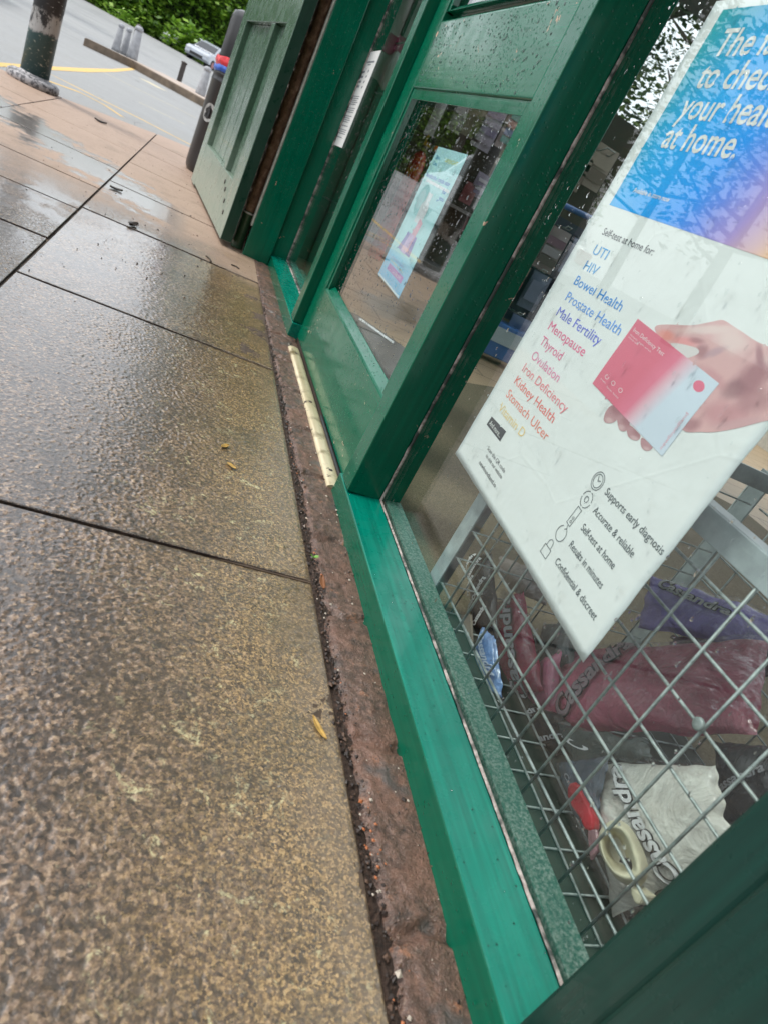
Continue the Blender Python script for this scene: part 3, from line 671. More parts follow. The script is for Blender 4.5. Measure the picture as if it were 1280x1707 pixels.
# ------------------------------------------------------------------ cars
def car(loc, rotz, body, label, scale=1.0):
    t = thing('parked_car', label, 'car', loc, rotz, 'cars parked beyond the road'); L, W, = 4.1, 1.74
    m_c = plain('car_paint', body, .25, var=.03, coat=.8)
    mg = M_CG; mt = M_TY
    low = [(-2.05,.38),(-2.0,.72),(-1.9,.86),(-1.0,.92),(.95,.93),(1.75,.80),(2.02,.66),(2.05,.38),(1.9,.24),(-1.9,.24)]
    mb = MB(); st = [(-.87,.93),(-.80,1),(.80,1),(.87,.93)]
    n = len(low); vs = []
    for yv, k in st: vs += [(x*k if abs(x) > 1.8 else x, yv*(1 if z < .7 else .97), .24 + (z-.24)*(1 if k == 1 else .97)) for x, z in low]
    fs = [(i*n+j, i*n+(j+1)%n, (i+1)*n+(j+1)%n, (i+1)*n+j) for i in range(3) for j in range(n)] + [tuple(range(n))[::-1], tuple(range(3*n, 4*n))]
    mb.add(vs, fs); obj('body', mb, m_c, t, False, .03, local=True)
    cab = [(-1.75,.90),(-1.45,1.36),(-.9,1.46),(.15,1.45),(.55,1.34),(1.12,.91)]
    mb = MB(); vs = []
    for s in (-1, 1): vs += [(x, s*(.78 - .26*(z-.9)), z) for x, z in cab]
    n = 6; mb.add(vs, [tuple(range(n))[::-1], tuple(range(n, 2*n))] + [(i, (i+1)%n, n+(i+1)%n, n+i) for i in range(n)]); cb = obj('cabin', mb, m_c, t, False, .03, local=True)
    for s in (-1, 1):
        mb = MB(); Y = lambda z: s*(.78 - .26*(z-.9) + .006)
        for quad in ([(-1.5,.97),(-1.32,1.32),(-.5,1.39),(-.5,.97)], [(-.44,.97),(-.44,1.39),(.1,1.37),(.42,1.27),(.88,.97)]):
            q_ = [(x, Y(z), z) for x, z in quad]; mb.poly(q_)
        obj('side_window', mb, mg, cb, local=True)
    mb = MB(); mb.poly([(1.12+.012-.04,.70,.95),(.55+.04,.62,1.33),(.55+.04,-.62,1.33),(1.12+.012-.04,-.70,.95)]); obj('windscreen', mb, mg, cb, local=True)
    mb = MB(); mb.poly([(-1.735,-.68,.97),(-1.49,-.62,1.32),(-1.49,.62,1.32),(-1.735,.68,.97)]); obj('rear_window', mb, mg, cb, local=True)
    for x in (-1.28, 1.28):
        for s in (-1, 1):
            mb = MB()
            mb.tube([(x, s*.68, .30), (x, s*.885, .30)], .30, 20); wl = obj('wheel', mb, mt, t, False, .02, local=True)
            mb = MB(); mb.tube([(x, s*.884, .30), (x, s*.895, .30)], .19, 14); obj('rim', mb, M_RIM, wl, local=True)
    for s in (-1, 1):
        mb = MB(); mb.box(1.93, 2.06, s*.62-.17, s*.62+.17, .58, .70); obj('headlight', mb, M_HL, t, False, .02, local=True)
        mb = MB(); mb.box(-2.06, -1.93, s*.66-.12, s*.66+.12, .62, .84); obj('tail_light', mb, M_TL, t, False, .02, local=True)
    mb = MB(); mb.box(2.02, 2.065, -.45, .45, .34, .50); obj('grille', mb, m_black, t, local=True)
    return t
M_CG = plain('car_window', (.015, .02, .025), .08, spec=.8); M_TY = plain('tyre', (.015, .015, .015), .8); M_RIM = plain('wheel_rim', (.30, .13, .14), .4, metal=.3)
M_HL = plain('headlight_lens', (.6, .62, .65), .1); M_TL = plain('tail_light_lens', (.35, .01, .01), .2)
def faraway(px, py, d):
    r = ray(px, py); r = r / np.linalg.norm(r); return Vector((r[0]*d, r[1]*d, CAM_H + r[2]*d))
cw = faraway(327, 112, 62); cs = faraway(345, 128, 56)
car((cw.x - .5, cw.y, ground_z(cw.x, cw.y)), math.radians(-150), (.80, .83, .88), 'white car with dark glass parked by the hedge, farther of two')
car((cs.x - .1, cs.y, ground_z(cs.x, cs.y) - .05), math.radians(-115), (.34, .37, .42), 'silver car parked in front of the white car by the bin')
ct = faraway(128, 14, 58); car((ct.x - 1.4, ct.y, ground_z(ct.x, ct.y)), math.radians(-25), (.70, .72, .74), 'pale car by the left end of the hedge')
car((-4.40, 12.75, -.03), math.radians(90), (.72, .72, .72), 'white car at the roadside, mirrored in the door glass')

# ------------------------------------------------------------------ hedge, shrubs, trees
def leaves(mb, n, blob, size, seed, flat_=.3):
    r = random.Random(seed)
    for _ in range(n):
        c, rad = r.choice(blob)
        while True:
            d = Vector((r.uniform(-1,1), r.uniform(-1,1), r.uniform(-1,1)))
            if d.length <= 1: break
        if d.length > .05 and r.random() < .75: d = d.normalized() * r.uniform(.72, 1.03)
        p = Vector(c) + Vector((d.x*rad[0], d.y*rad[1], d.z*rad[2]))
        a = Vector((r.gauss(0,1), r.gauss(0,1), r.gauss(0, flat_) )).normalized(); b = a.cross(Vector((r.gauss(0,.5), r.gauss(0,.5), 1))).normalized()
        s = size * r.uniform(.6, 1.35); mb.add([p, p + a*s*.5 + b*s*.28, p + a*s, p + a*s*.5 - b*s*.28], [(0,1,2,3)])
# hedge wood along the far side, following the traced foot line
foot = [(-560, -345), (-350, -236), (-180, -148), (-40, -75), (95, -6), (134, 14), (190, 47), (237, 69), (298, 100), (345, 126), (430, 170)]
rb = random.Random(8); blob = []
for (a, b), (c, d) in zip(foot, foot[1:]):
    for k in range(5 if a > 0 else 8):
        u = (k + rb.random()) / 5; p = faraway(a + (c-a)*u, b + (d-b)*u, 62 + rb.uniform(0, 4))
        hh = rb.uniform(1.0, 2.6)
        blob.append(((p.x, p.y + rb.uniform(0,1), p.z + hh*.55), (rb.uniform(1.2, 2.2), 1.4, hh*.75)))
        blob.append(((p.x + rb.uniform(-1,1), p.y + 2.5, p.z + hh + rb.uniform(1, 4)), (rb.uniform(1.4, 2.8), 1.8, rb.uniform(1.2, 2.4))))
        blob.append(((p.x + rb.uniform(-1,1), p.y + 4.5, p.z + hh + rb.uniform(4, 8)), (rb.uniform(1.8, 3.2), 2, rb.uniform(1.6, 2.8))))
mb = MB(); leaves(mb, 42000, blob, .42, 9); tag(obj('hedge', mb, m_leaf), 'dense sunlit green wood and hedge across the road', 'hedge', None, 'stuff')
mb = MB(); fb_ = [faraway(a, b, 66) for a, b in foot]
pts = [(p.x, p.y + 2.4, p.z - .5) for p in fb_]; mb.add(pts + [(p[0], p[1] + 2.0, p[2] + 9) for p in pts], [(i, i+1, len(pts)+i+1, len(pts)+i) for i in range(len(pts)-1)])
tag(obj('hedge_shade', mb, plain('deep_hedge_shade', (.012, .03, .006), .95, var=.5, scale=.7)), 'dark sheet behind the far hedge, painted as its inner shade', 'hedge', None, 'stuff')  # dark sheet behind the leaves, hedge shade put into its colour
def shrub(px, py, d, w_, h_, n, label, mat, sz):
    p = faraway(px, py, d); t = thing('shrub', label, 'shrub', tuple(p))
    mb = MB(); leaves(mb, n, [((p.x, p.y, p.z + h_*.45), (w_, w_*.8, h_*.55)), ((p.x+w_*.5, p.y, p.z + h_*.3), (w_*.7, w_*.6, h_*.4))], sz, int(px)); obj('foliage', mb, mat, t)
    mb = MB(); mb.tube([p, p + Vector((0, 0, h_*.7))], .05, 6); obj('stem', mb, m_bark, t)
shrub(300, 97, 60, 1.3, 2.3, 900, 'bright spiky green shrub at the foot of the hedge near parked cars', m_leafb, .5)
shrub(195, 45, 60, 1.2, 1.2, 500, 'low yellowish shrub at the hedge foot above the three bollards', m_leafb, .35)

def tree(x, y, hh, sp, n, seed, label, size=.24):
    t = thing('tree', label, 'tree', (x, y, -.05), 0, 'trees mirrored in the glass'); r = random.Random(seed)
    mb = MB(); mb.tube([(x, y, -.1), (x + .1, y, hh*.3), (x - .05, y + .1, hh*.65), (x, y, hh*.95)], [.20, .15, .10, .03], 10); blob = []
    for k in range(13):
        z0 = hh * r.uniform(.22, .85); a = r.uniform(0, 6.28); l = sp * r.uniform(.5, 1.05) * (1.15 - z0/hh*.6)
        e = Vector((x + math.cos(a)*l, y + math.sin(a)*l, z0 + l*.35)); mb.tube([(x, y, z0), ((x+e.x)/2, (y+e.y)/2, z0 + l*.1), e], [.06, .04, .012], 6)
        blob.append((tuple(e), (sp*.38, sp*.38, sp*.26))); blob.append((((x+e.x)/2, (y+e.y)/2, z0 + l*.3), (sp*.36, sp*.36, sp*.22)))
    tr = obj('trunk', mb, m_bark, t)
    mb = MB(); leaves(mb, n, blob, size, seed + 1); obj('crown', mb, m_leafd, t)
tree(-8.2, 17.5, 8.0, 2.3, 1500, 31, 'tall dark tree opposite the shop, nearest the white car')
tree(-10.5, 14.6, 8.6, 2.6, 1250, 32, 'tall dark tree opposite the shop window, second of the row')
tree(-13.0, 22.5, 9.4, 3.0, 1500, 33, 'broad dark tree behind the roadside row')
tree(-8.0, 26.5, 9.0, 2.7, 1500, 34, 'dark tree farthest up the road opposite the shop')
tree(-12.0, 10.0, 7.6, 2.6, 1300, 35, 'dark tree across the road straight opposite the poster window')

for a_ in ((5.0, 10.6, 6.4, 2.0, 7000, 41, 'dark tree seen through the shop beside the upper left poster edge'), (8.2, 14.5, 7.6, 2.6, 7000, 42, 'second dark tree behind the shop, farther back and wider'), (3.4, 13.0, 6.6, 2.0, 5000, 43, 'dark tree behind the shop, standing nearer the door side')):
    tree(*a_, size=.13)  # added trees standing in for those mirrored in the big window
for o_ in list(C.objects):
    if o_.get('category') == 'tree' and o_.location.x > 0: o_['group'] = 'trees added behind the shop for the window reflection'
# ------------------------------------------------------------------ the shop front
XF, XB, XG = .41, .476, .4835          # front face, back of outer frame, glass
shop = thing('shop_building', 'green painted timber shop front with big window and half glazed door', 'shop', (.41, 1.0, 0))
SH = lambda mb: mb.sheared()
# --- big window
mb = MB()
mb.box(XF, XB, 1.046, 1.103, .0455, 2.12); mb.box(XB+.002, .515, 1.046, 1.103, .046, 2.12)       # post by the door
win = obj('window_frame', mb, m_paint_z, shop, bev=.0022)
mb = MB(); mb.box(XF, XB, .168, .205, .02, 2.12); mb.box(XB+.002, .515, .150, .205, .02, 2.12)
mb.box(XF-.009, XB, -.02, .1665, -.01, 2.12)
mb.box(XF, .515, -.62, -.022, -.01, .34); mb.box(XF+.012, .515, -.62, -.022, .341, 2.12)
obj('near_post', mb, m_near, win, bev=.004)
mb = MB(); mb.box(XF, .515, -.02, 1.103, 2.122, 2.26); obj('window_head', mb, m_paint_y, win, bev=.002)
mb = MB()
y0, y1 = .1675, 1.122
mb.hexa([(XF+.0005,y0,-.012),(XB,y0,-.012),(XB,y1,-.012),(XF+.0005,y1,-.012),(XF+.0005,y0,.0415),(XB,y0,.0485),(XB,y1,.0485),(XF+.0005,y1,.0415)])
mb.m[5] = 1; obj('sill', mb, [m_sill, m_paint_y], win, bev=.0022)
mb = MB(); mb.hexa([(.486,.2055,.0),(.516,.2055,.0),(.516,1.0455,.0),(.486,1.0455,.0),(.486,.2055,.052),(.516,.2055,.056),(.516,1.0455,.056),(.486,1.0455,.052)]); obj('inner_sill', mb, m_inner, win, bev=.0015)
mb = MB()
def put_fn(u, v):
    y = .206 + u*.839; e = noise.noise(Vector((y*60, 2, 0)))*.0008 + noise.noise(Vector((y*17, 5, 0)))*.0010
    x = .4757 + v*.0050 + (e if v < .3 else 0)
    return (x, y, .0488 + .0016*math.sin(v*math.pi) + .0006*noise.noise(Vector((y*90, v*3, 1))))
mb.grid(put_fn, 260, 4)
def put_v(u, v):
    z = .05 + u*2.05; e = noise.noise(Vector((z*60, 9, 0)))*.0012
    y = 1.0455 - .0016*math.sin(v*math.pi) - .0003; return (.4755 + v*.006 + (e if v < .3 else 0), y, z)
mb.grid(put_v, 260, 4, flip=True)
obj('putty_line', mb, m_putty, win)
mb = MB(); mb.box(.4815, .4855, .203, 1.048, .046, 2.125); pane = obj('window_pane', mb, m_glass, win)
pane['label'] = 'large wet clear pane over the poster'

# --- door
DF = .438
mb = MB(); 
D0, D1 = 1.108, 2.042
mb.box(DF, DF+.042, 1.95, D1, .010, 2.02); mb.box(DF, DF+.042, D0, 1.175, .010, 2.02)
SH(mb); door = obj('door', mb, m_door, shop, bev=.0018)
mb = MB(); mb.box(DF+.0004, DF+.0416, 1.1752, 1.9498, .010, .190); SH(mb); obj('bottom_rail', mb, m_door, door, bev=.0018)
mb = MB(); mb.box(DF+.0004, DF+.0416, 1.1752, 1.9498, 1.86, 2.02); SH(mb); obj('top_rail', mb, m_door, door, bev=.0018)
mb = MB(); mb.hexa([(DF+.0004,1.1752,.728),(DF+.0416,1.1752,.728),(DF+.0416,1.9498,.728),(DF+.0004,1.9498,.728),(DF+.0004,1.1752,.880),(DF+.0416,1.1752,.902),(DF+.0416,1.9498,.902),(DF+.0004,1.9498,.880)]); SH(mb); obj('lock_rail', mb, m_door, door, bev=.004, seg=3)
# glazing beads: sloped at the bottom, square at the sides and top
mb = MB()
for z0, z1 in ((.190, .728), (.900, 1.86)):
    mb.hexa([(DF+.001,1.1754,z0),(DF+.020,1.1754,z0),(DF+.020,1.9496,z0),(DF+.001,1.9496,z0),(DF+.0035,1.1754,z0+.004),(DF+.020,1.1754,z0+.020),(DF+.020,1.9496,z0+.020),(DF+.0035,1.9496,z0+.004)])
    mb.hexa([(DF+.004,1.929,z0),(DF+.020,1.936,z0),(DF+.020,1.9497,z0),(DF+.004,1.9497,z0),(DF+.004,1.929,z1),(DF+.020,1.936,z1),(DF+.020,1.9497,z1),(DF+.004,1.9497,z1)])
    mb.hexa([(DF+.004,1.175,z0),(DF+.020,1.175,z0),(DF+.020,1.189,z0),(DF+.004,1.196,z0),(DF+.004,1.175,z1),(DF+.020,1.175,z1),(DF+.020,1.189,z1),(DF+.004,1.196,z1)])
    mb.hexa([(DF+.004,1.196,z1-.024),(DF+.020,1.196,z1-.018),(DF+.020,1.93,z1-.018),(DF+.004,1.93,z1-.024),(DF+.004,1.196,z1),(DF+.020,1.196,z1),(DF+.020,1.93,z1),(DF+.004,1.93,z1)])
SH(mb); obj('glazing_bead', mb, m_paint_y, door, bev=.001)
mb = MB(); mb.box(DF+.0205, DF+.0245, 1.165, 1.958, .185, .733); SH(mb); p2 = obj('glass', mb, m_glass, door); p2['label'] = 'lower wet door pane'
mb = MB(); mb.box(DF+.0205, DF+.0245, 1.165, 1.958, .895, 1.865); SH(mb); p3 = obj('glass', mb, m_glass, door); p3['label'] = 'upper door pane'
mb = MB(); mb.tube([(DF-.04, 1.27, .98), (DF-.04, 1.27, 1.12)], .009, 10); mb.box(DF-.045, DF, 1.262, 1.278, .985, 1.0); mb.box(DF-.045, DF, 1.262, 1.278, 1.10, 1.115); SH(mb); obj('handle', mb, m_brass, door)
# brass threshold
def th(u, v):
    y = 1.128 + u*.80; a = v*math.pi
    wob = .0015*noise.noise(Vector((y*9, 1, 0)))
    return (fx(.4175 - .0165*math.cos(a) + wob, y) - .0, y, .000 + .0085*math.sin(a) ** .7)
mb = MB(); mb.grid(th, 60, 10); 
mb.poly([th(0, v/10) for v in range(11)]); mb.poly([th(1, v/10) for v in range(11)][::-1])
tr_ = obj('threshold', mb, m_brass, shop, smooth=True); tr_['label'] = 'worn brass threshold strip under the door'
for sy in (1.19, 1.53, 1.87):
    mb = MB(); mb.lathe([(.0045, 0), (.0042, .0012), (.0012, .0008)], (fx(.4165, sy), sy, .0080), 12); obj('screw', mb, m_darkwood, tr_, True)
mb = MB()
def ws(u, v):
    y = 1.13 + u*.33; a = v*math.pi; return (fx(.4345 - .004*math.cos(a), y), y, .0075 + .004*math.sin(a))
mb.grid(ws, 20, 5); obj('rubber_seal', mb, m_black, tr_)
mb = MB(); mb.box(fx(.436,1.5), .52, 1.10, 2.06, -.03, .004); obj('door_step', mb, m_soil, shop)

# --- far post and sidelight
mb = MB(); mb.box(XF, XB, 2.052, 2.112, .0455, 2.12); mb.box(XB+.002, .515, 2.052, 2.112, .0455, 2.12); SH(mb)
sl = obj('sidelight_frame', mb, m_paint_z, shop, bev=.002)
SL1 = 2.955
mb = MB(); mb.hexa([(XF,2.048,-.012),(XB,2.048,-.012),(XB,SL1,-.012),(XF,SL1,-.012),(XF,2.048,.0415),(XB,2.048,.0475),(XB,SL1,.0475),(XF,SL1,.0415)]); SH(mb); mb.m[5] = 1; obj('sill', mb, [m_sill, m_paint_y], sl, bev=.002)
mb = MB(); mb.box(.486, .516, 2.1125, SL1, .0, .054); SH(mb); obj('inner_sill', mb, m_inner, sl)
mb = MB(); mb.box(XF+.001, XB, SL1+.001, SL1+.06, -.01, 2.12); mb.box(XB+.002, .515, SL1+.001, SL1+.06, .0, 2.12); SH(mb); obj('jamb', mb, m_paint_z, sl, bev=.002)
mb = MB()
def put_v2(u, v):
    z = .05 + u*2.05; return (fx(.4755 + v*.006, SL1), SL1 + .0005 - .002*math.sin(v*math.pi), z)
mb.grid(put_v2, 200, 4, flip=True)
def put_h2(u, v):
    y = 2.113 + u*(SL1-2.113); return (fx(.4745 + v*.007 + .001*noise.noise(Vector((y*40, 1, 0))), y), y, .0478 + .0016*math.sin(v*math.pi))
mb.grid(put_h2, 100, 4); obj('putty_line', mb, m_putty, sl)
mb = MB(); mb.box(.4815, .4855, 2.108, SL1+.004, .046, 2.125); SH(mb); ps = obj('glass', mb, m_glass, sl); ps['label'] = 'narrow sidelight pane'
mb = MB(); mb.box(XF, .515, 1.104, SL1+.06, 2.122, 2.26); SH(mb); obj('door_head', mb, m_paint_y, shop, bev=.002)
# --- pilaster beside the sidelight, facing along the pavement
PY = 2.935
mb = MB(); mb.box(.2805, fx(XF, PY)-.001, PY, PY+.045, -.02, 2.6); pl = obj('pilaster', mb, m_paint_z, shop, bev=.0025)
mb = MB(); mb.box(.2735, .280, PY+.004, PY+.05, .115, 2.6); obj('edge_strip', mb, plain('bare_weathered_edge', (.42, .42, .36), .7, var=.3), pl, bev=.001)
# --- rough brick pier behind the shutter
mb = MB()
BRH, BRL = .0745, .215
for i in range(36):
    z0 = -.03 + i*BRH; offs = (i % 2)*BRL*.5; y = 2.99 - offs
    while y < 4.35:
        a, b = max(2.99, y), min(4.35, y+BRL-.010)
        if b - a > .02:
            def bf(u, v, a=a, b=b, z0=z0, i=i):
                yy = a + u*(b-a); zz = z0 + .010 + v*(BRH-.010); e = min(u, 1-u, v, 1-v); rnd_ = min(1, e*6)
                x = .322 - .020*rnd_ - .016*rnd_*noise.noise(Vector((yy*17, zz*22, i*.3))) - .008*noise.noise(Vector((yy*50, zz*60, 2)))
                return (x, yy, zz)
            mb.grid(bf, 8, 6, flip=True)
        y += BRL
wl = obj('brick_pier', mb, m_wall, shop)
mb = MB(); mb.box(.318, .40, 2.985, 4.36, -.03, 2.65); obj('mortar', mb, m_mortar, wl)
mb = MB(); mb.box(.452, .55, 4.365, 5.6, -.03, 2.65); mb.box(.452, 2.1, 5.602, 5.75, -.03, 2.65); mb.box(4.7, 5.0, 5.602, 5.75, -.03, 2.65); mb.box(2.1, 4.7, 5.602, 5.75, -.03, 1.15); mb.box(2.1, 4.7, 5.602, 5.75, 2.45, 2.65); obj('rear_wall', mb, plain('dark_rear_wall', (.04, .038, .03), .8, var=.3, scale=4), shop)  # rear opening added so the trees behind show in the window
# drainpipe in the gap: painted boot and upper length with a bare brown length between
dp = thing('drainpipe', 'narrow drainpipe between shutter and pilaster with green painted ends', 'drainpipe', (.257, 3.02, 0))
mp = paint('pipe_green_paint', (.05, .13, .07), 'z', rough=.3)
mb = MB(); mb.lathe([(.026, -.02), (.024, .01), (.021, .06), (.021, .135), (.0225, .137), (.0225, .15), (.020, .152)], (.257, 3.02, 0), 20); obj('boot', mb, mp, dp, True)
mb = MB(); mb.lathe([(.0228, .142), (.0232, .145), (.0228, .149)], (.257, 3.02, 0), 20); obj('white_ring', mb, m_white, dp, True)
mb = MB(); mb.lathe([(.020, .97), (.022, .972), (.022, 1.0), (.020, 1.002), (.020, 2.6)], (.257, 3.02, 0), 20); obj('upper_pipe', mb, mp, dp, True)
mb = MB()
def rough_pipe(u, v):
    a = u*2*math.pi; z = .15 + v*.825; k = (z % .0745)/.0745
    r = .0185 + .0035*math.sin(math.pi*k)**.6 + .004*noise.noise(Vector((math.cos(a)*1.5, math.sin(a)*1.5, z*22)))
    return (.257 + r*math.cos(a), 3.02 + r*math.sin(a), z)
mb.grid(rough_pipe, 20, 150); t_ = NT('bare_brown_pipe'); n_ = t_.noise(40, 5, .7); obj('bare_pipe', mb, t_.done(Base_Color=t_.ramp(n_, [(.3, (.12, .075, .05)), (.55, (.34, .21, .14)), (.75, (.58, .42, .31))]), Roughness=.8, Normal=t_.bump(n_, .8, .006)), dp, True)

# --- upper front, roof
mb = MB(); mb.box(.40, .56, -3.2, 3.05, 2.262, 3.4); obj('fascia', mb, m_paint_y, shop, bev=.004)
mb = MB(); mb.box(-.15, 1.2, -3.3, 5.8, 3.402, 3.5); mb.box(3.8, 5.2, -3.3, 5.8, 3.402, 3.5); mb.box(1.2, 3.8, -3.3, 1.2, 3.402, 3.5); mb.box(-.35, .399, -3.25, 3.0, 2.50, 2.58); obj('canopy', mb, plain('canopy_boards', (.10, .10, .09), .8), shop)  # roof opening added to bring daylight into the shop
mb = MB(); mb.box(.41, .52, -3.2, -.622, -.02, 2.26); obj('side_wall', mb, m_wall, shop)
m_plaster = plain('pale_plaster', (.55, .53, .49), .8)
mb = MB(); mb.box(5.0, 5.1, -3.2, 5.75, -.02, .7); mb.box(5.0, 5.1, -3.2, 5.75, 2.5, 3.4); mb.box(.53, 5.0, -3.3, -3.202, -.02, 3.4); obj('inner_wall', mb, m_plaster, shop)  # wide opening added in the far wall to let daylight in
mb = MB(); mb.box(.561, 1.2, -3.2, 5.6, 2.66, 2.70); mb.box(3.8, 4.999, -3.2, 5.6, 2.66, 2.70); mb.box(1.2, 3.8, -3.2, 1.2, 2.66, 2.70); obj('shop_ceiling', mb, m_plaster, shop)  # ceiling opening added under the roof gap for more light inside

blocker = MB(); blocker.box(-3.5, 5.2, -8.5, -5.2, -.05, 6.0); single('light_blocker', blocker, m_wall, 'tall unseen brick wing of the building, behind the viewer', 'building', (1, -5, 0))  # unseen block added to shut out sky light from behind
# --- panelled shutter leaf folded back beyond the pilaster
N = Vector((.180, 2.93, 0)); F = Vector((.018, 4.22, 0))
ax = (F - N); LL = ax.length; ax.normalize(); nx = Vector((ax.y, -ax.x, 0))          # nx: into the wall (thickness)
if nx.x < 0: nx = -nx
lf = thing('timber_shutter', 'big weathered green panelled timber leaf standing ajar by the bin', 'shutter', tuple(N))
def L_(u, t, z): p = N + ax*u + nx*t; return (p.x, p.y, z)
def lbox(mb, u0, u1, t0, t1, z0, z1):
    return mb.hexa([L_(u0,t0,z0), L_(u0,t1,z0), L_(u1,t1,z0), L_(u1,t0,z0), L_(u0,t0,z1), L_(u0,t1,z1), L_(u1,t1,z1), L_(u1,t0,z1)])
T = .046; zb, zt, HT = .225, .80, 2.3
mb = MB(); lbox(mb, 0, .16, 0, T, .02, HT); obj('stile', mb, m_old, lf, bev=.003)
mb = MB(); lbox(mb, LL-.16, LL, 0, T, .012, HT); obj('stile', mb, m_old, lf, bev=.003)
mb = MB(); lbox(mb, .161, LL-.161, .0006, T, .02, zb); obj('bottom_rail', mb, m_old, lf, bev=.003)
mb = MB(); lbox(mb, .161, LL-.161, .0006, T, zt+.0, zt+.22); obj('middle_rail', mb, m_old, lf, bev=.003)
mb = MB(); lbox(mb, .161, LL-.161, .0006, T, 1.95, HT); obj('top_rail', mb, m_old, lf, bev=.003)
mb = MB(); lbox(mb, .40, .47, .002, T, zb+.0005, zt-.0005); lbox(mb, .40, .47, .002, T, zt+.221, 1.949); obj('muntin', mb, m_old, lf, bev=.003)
mb = MB()
u = .1615; k = 0
while u < LL-.162:
    wdt = min(.088, LL-.162-u)
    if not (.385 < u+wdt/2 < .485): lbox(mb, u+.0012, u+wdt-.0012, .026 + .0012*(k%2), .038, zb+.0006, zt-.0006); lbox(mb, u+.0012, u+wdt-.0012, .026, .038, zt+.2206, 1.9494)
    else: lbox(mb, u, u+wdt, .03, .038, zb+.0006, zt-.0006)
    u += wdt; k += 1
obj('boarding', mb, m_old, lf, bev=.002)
mb = MB(); lbox(mb, .1612, LL-.1612, .0385, T-.001, zb, 1.95); obj('backing', mb, m_old_shade, lf)
for du, z in ((.30, .19), (.24, .17), (.175, .135), (.12, .10)):
    c = Vector(L_(du, -.0005, z)); mb = MB()
    ring = [c + ax*.009*math.cos(q) + Vector((0,0,.009*math.sin(q))) for q in np.linspace(0, 5.7, 12)]; mb.prism([tuple(p + nx*.0006) for p in ring], tuple(-nx*.0026)); obj('bolt_head', mb, m_darkwood, lf)
mb = MB(); lbox(mb, -.0022, -.0002, .002, T-.002, .022, HT-.01); obj('edge', mb, m_old_shade, lf)  # dark sheet on the near edge, its shade in the paint

# --- shop floor
m_carpet = None
def mk_carpet():
    t = NT('ribbed_brown_carpet'); x, y, z = t.sep(); wv = t.n('ShaderNodeTexWave', {'Vector': t.tc.outputs['Object'], 'Scale': 95.0, 'Distortion': 1.2, 'Detail': 2.0}, bands_direction='Y').outputs[1]
    n = t.noise(330, 3, .7); n2 = t.noise(5, 4)
    c = t.mix(t.mapr(n, .35, .7), (.10, .075, .045), (.34, .27, .17)); c = t.mix(t.math('MULTIPLY', wv, .5), c, (.07, .055, .035))
    c = t.mix(t.mapr(n2, .3, .7, 0, .35), c, (.08, .085, .05)); c = t.mix(t.mapr(t.noise(520, 2), .68, .74), c, (.55, .52, .45))
    return t.done(Base_Color=c, Roughness=.95)
m_carpet = mk_carpet()
def mk_vinyl():
    t = NT('tan_vinyl_boards'); n = t.noise(1, 4, .6, t.co((3, 40, 3)))
    br = t.n('ShaderNodeTexBrick', {'Vector': t.co((1, 1, 1)), 'Scale': 1.0, 'Mortar Size': .004, 'Brick Width': .9, 'Row Height': .22, 'Color1': (.50,.36,.22,1), 'Color2': (.44,.32,.20,1), 'Mortar': (.08,.05,.03,1)})
    return t.done(Base_Color=t.mix(t.mapr(n, .3, .7, 0, .4), br.outputs[0], (.36, .25, .15)), Roughness=.45)
mb = MB(); mb.box(.5205, 5.0, -3.2, 5.6, -.05, -.002); struct('shop_floor', mb, mk_vinyl(), 'tan board floor inside the shop')
def curved(x0, pts, z): return [(x, y, z) for x, y in pts]
mb = MB(); mb.prism([(.522, -3, 0), (2.6, -3, 0), (2.6, 2.2, 0), (1.5, 2.6, 0), (.98, 2.25, 0), (.60, 1.36, 0), (.522, 1.36, 0)][::1], (0, 0, .004)); struct('carpet', mb, m_carpet, 'brown ribbed carpet inside the big window')
m_mat = plain('grey_entrance_mat', (.10, .10, .095), .9, var=.25, scale=60, bump=.6)
mb = MB(); mb.prism([(.525, 1.365, 0), (.597, 1.365, 0), (.975, 2.255, 0), (.93, 2.5, 0), (.76, 2.72, 0), (.60, 2.7, 0), (.525, 2.55, 0)], (0, 0, .006)); em_ = single('entrance_mat', mb, m_mat, 'grey mat with curved edge on the floor just inside the door', 'mat', (.7, 1.9, 0))
a, b = gnd(600, 532, .008), gnd(656, 572, .008)
mb = MB(); mb.tube([a, b], .006, 8); single('metal_strip', mb, plain('bright_strip', (.85, .86, .87), .25, metal=.3), 'bright metal strip lying on the grey mat inside the door', 'strip', tuple(a))
# ------------------------------------------------------------------ the health poster in the big window
XP = .4880
PL = (XP, .676, .232)
poster = thing('health_poster', 'large white and blue health test poster taped inside the big window', 'poster', PL)
PY0, PY1, PZ0, PZ1 = .905, .447, .2325, .8725
def mk_paper():
    t = NT('poster_paper'); n = t.noise(9, 4, .6)
    x, y, z = t.sep()
    e = t.math('MAXIMUM', t.mapr(y, .217, .229), t.mapr(y, -.217, -.229)); e = t.math('MAXIMUM', e, t.mapr(z, .016, .0))
    c = t.mix(t.math('MULTIPLY', e, .3), (.82, .84, .83), (.70, .84, .92))
    return t.done(Base_Color=c, Roughness=.45, Normal=t.bump(t.math('ADD', n, t.math('MULTIPLY', t.mapr(t.voro(4.2, feature='DISTANCE_TO_EDGE'), .012, .0), .05)), .3, .01))
m_paper = mk_paper()
def wob(y, z, o):                                           # the sheet bellies and wrinkles a little
    k = max(0, 1 - max(0, (.40 - z)) * 0)
    return XP - o + .0010 * noise.noise(Vector((y*7, z*7, 0))) + .0012 * noise.noise(Vector((y*3, z*16, 4))) * (1 if z < .5 else .6)
mb = MB()
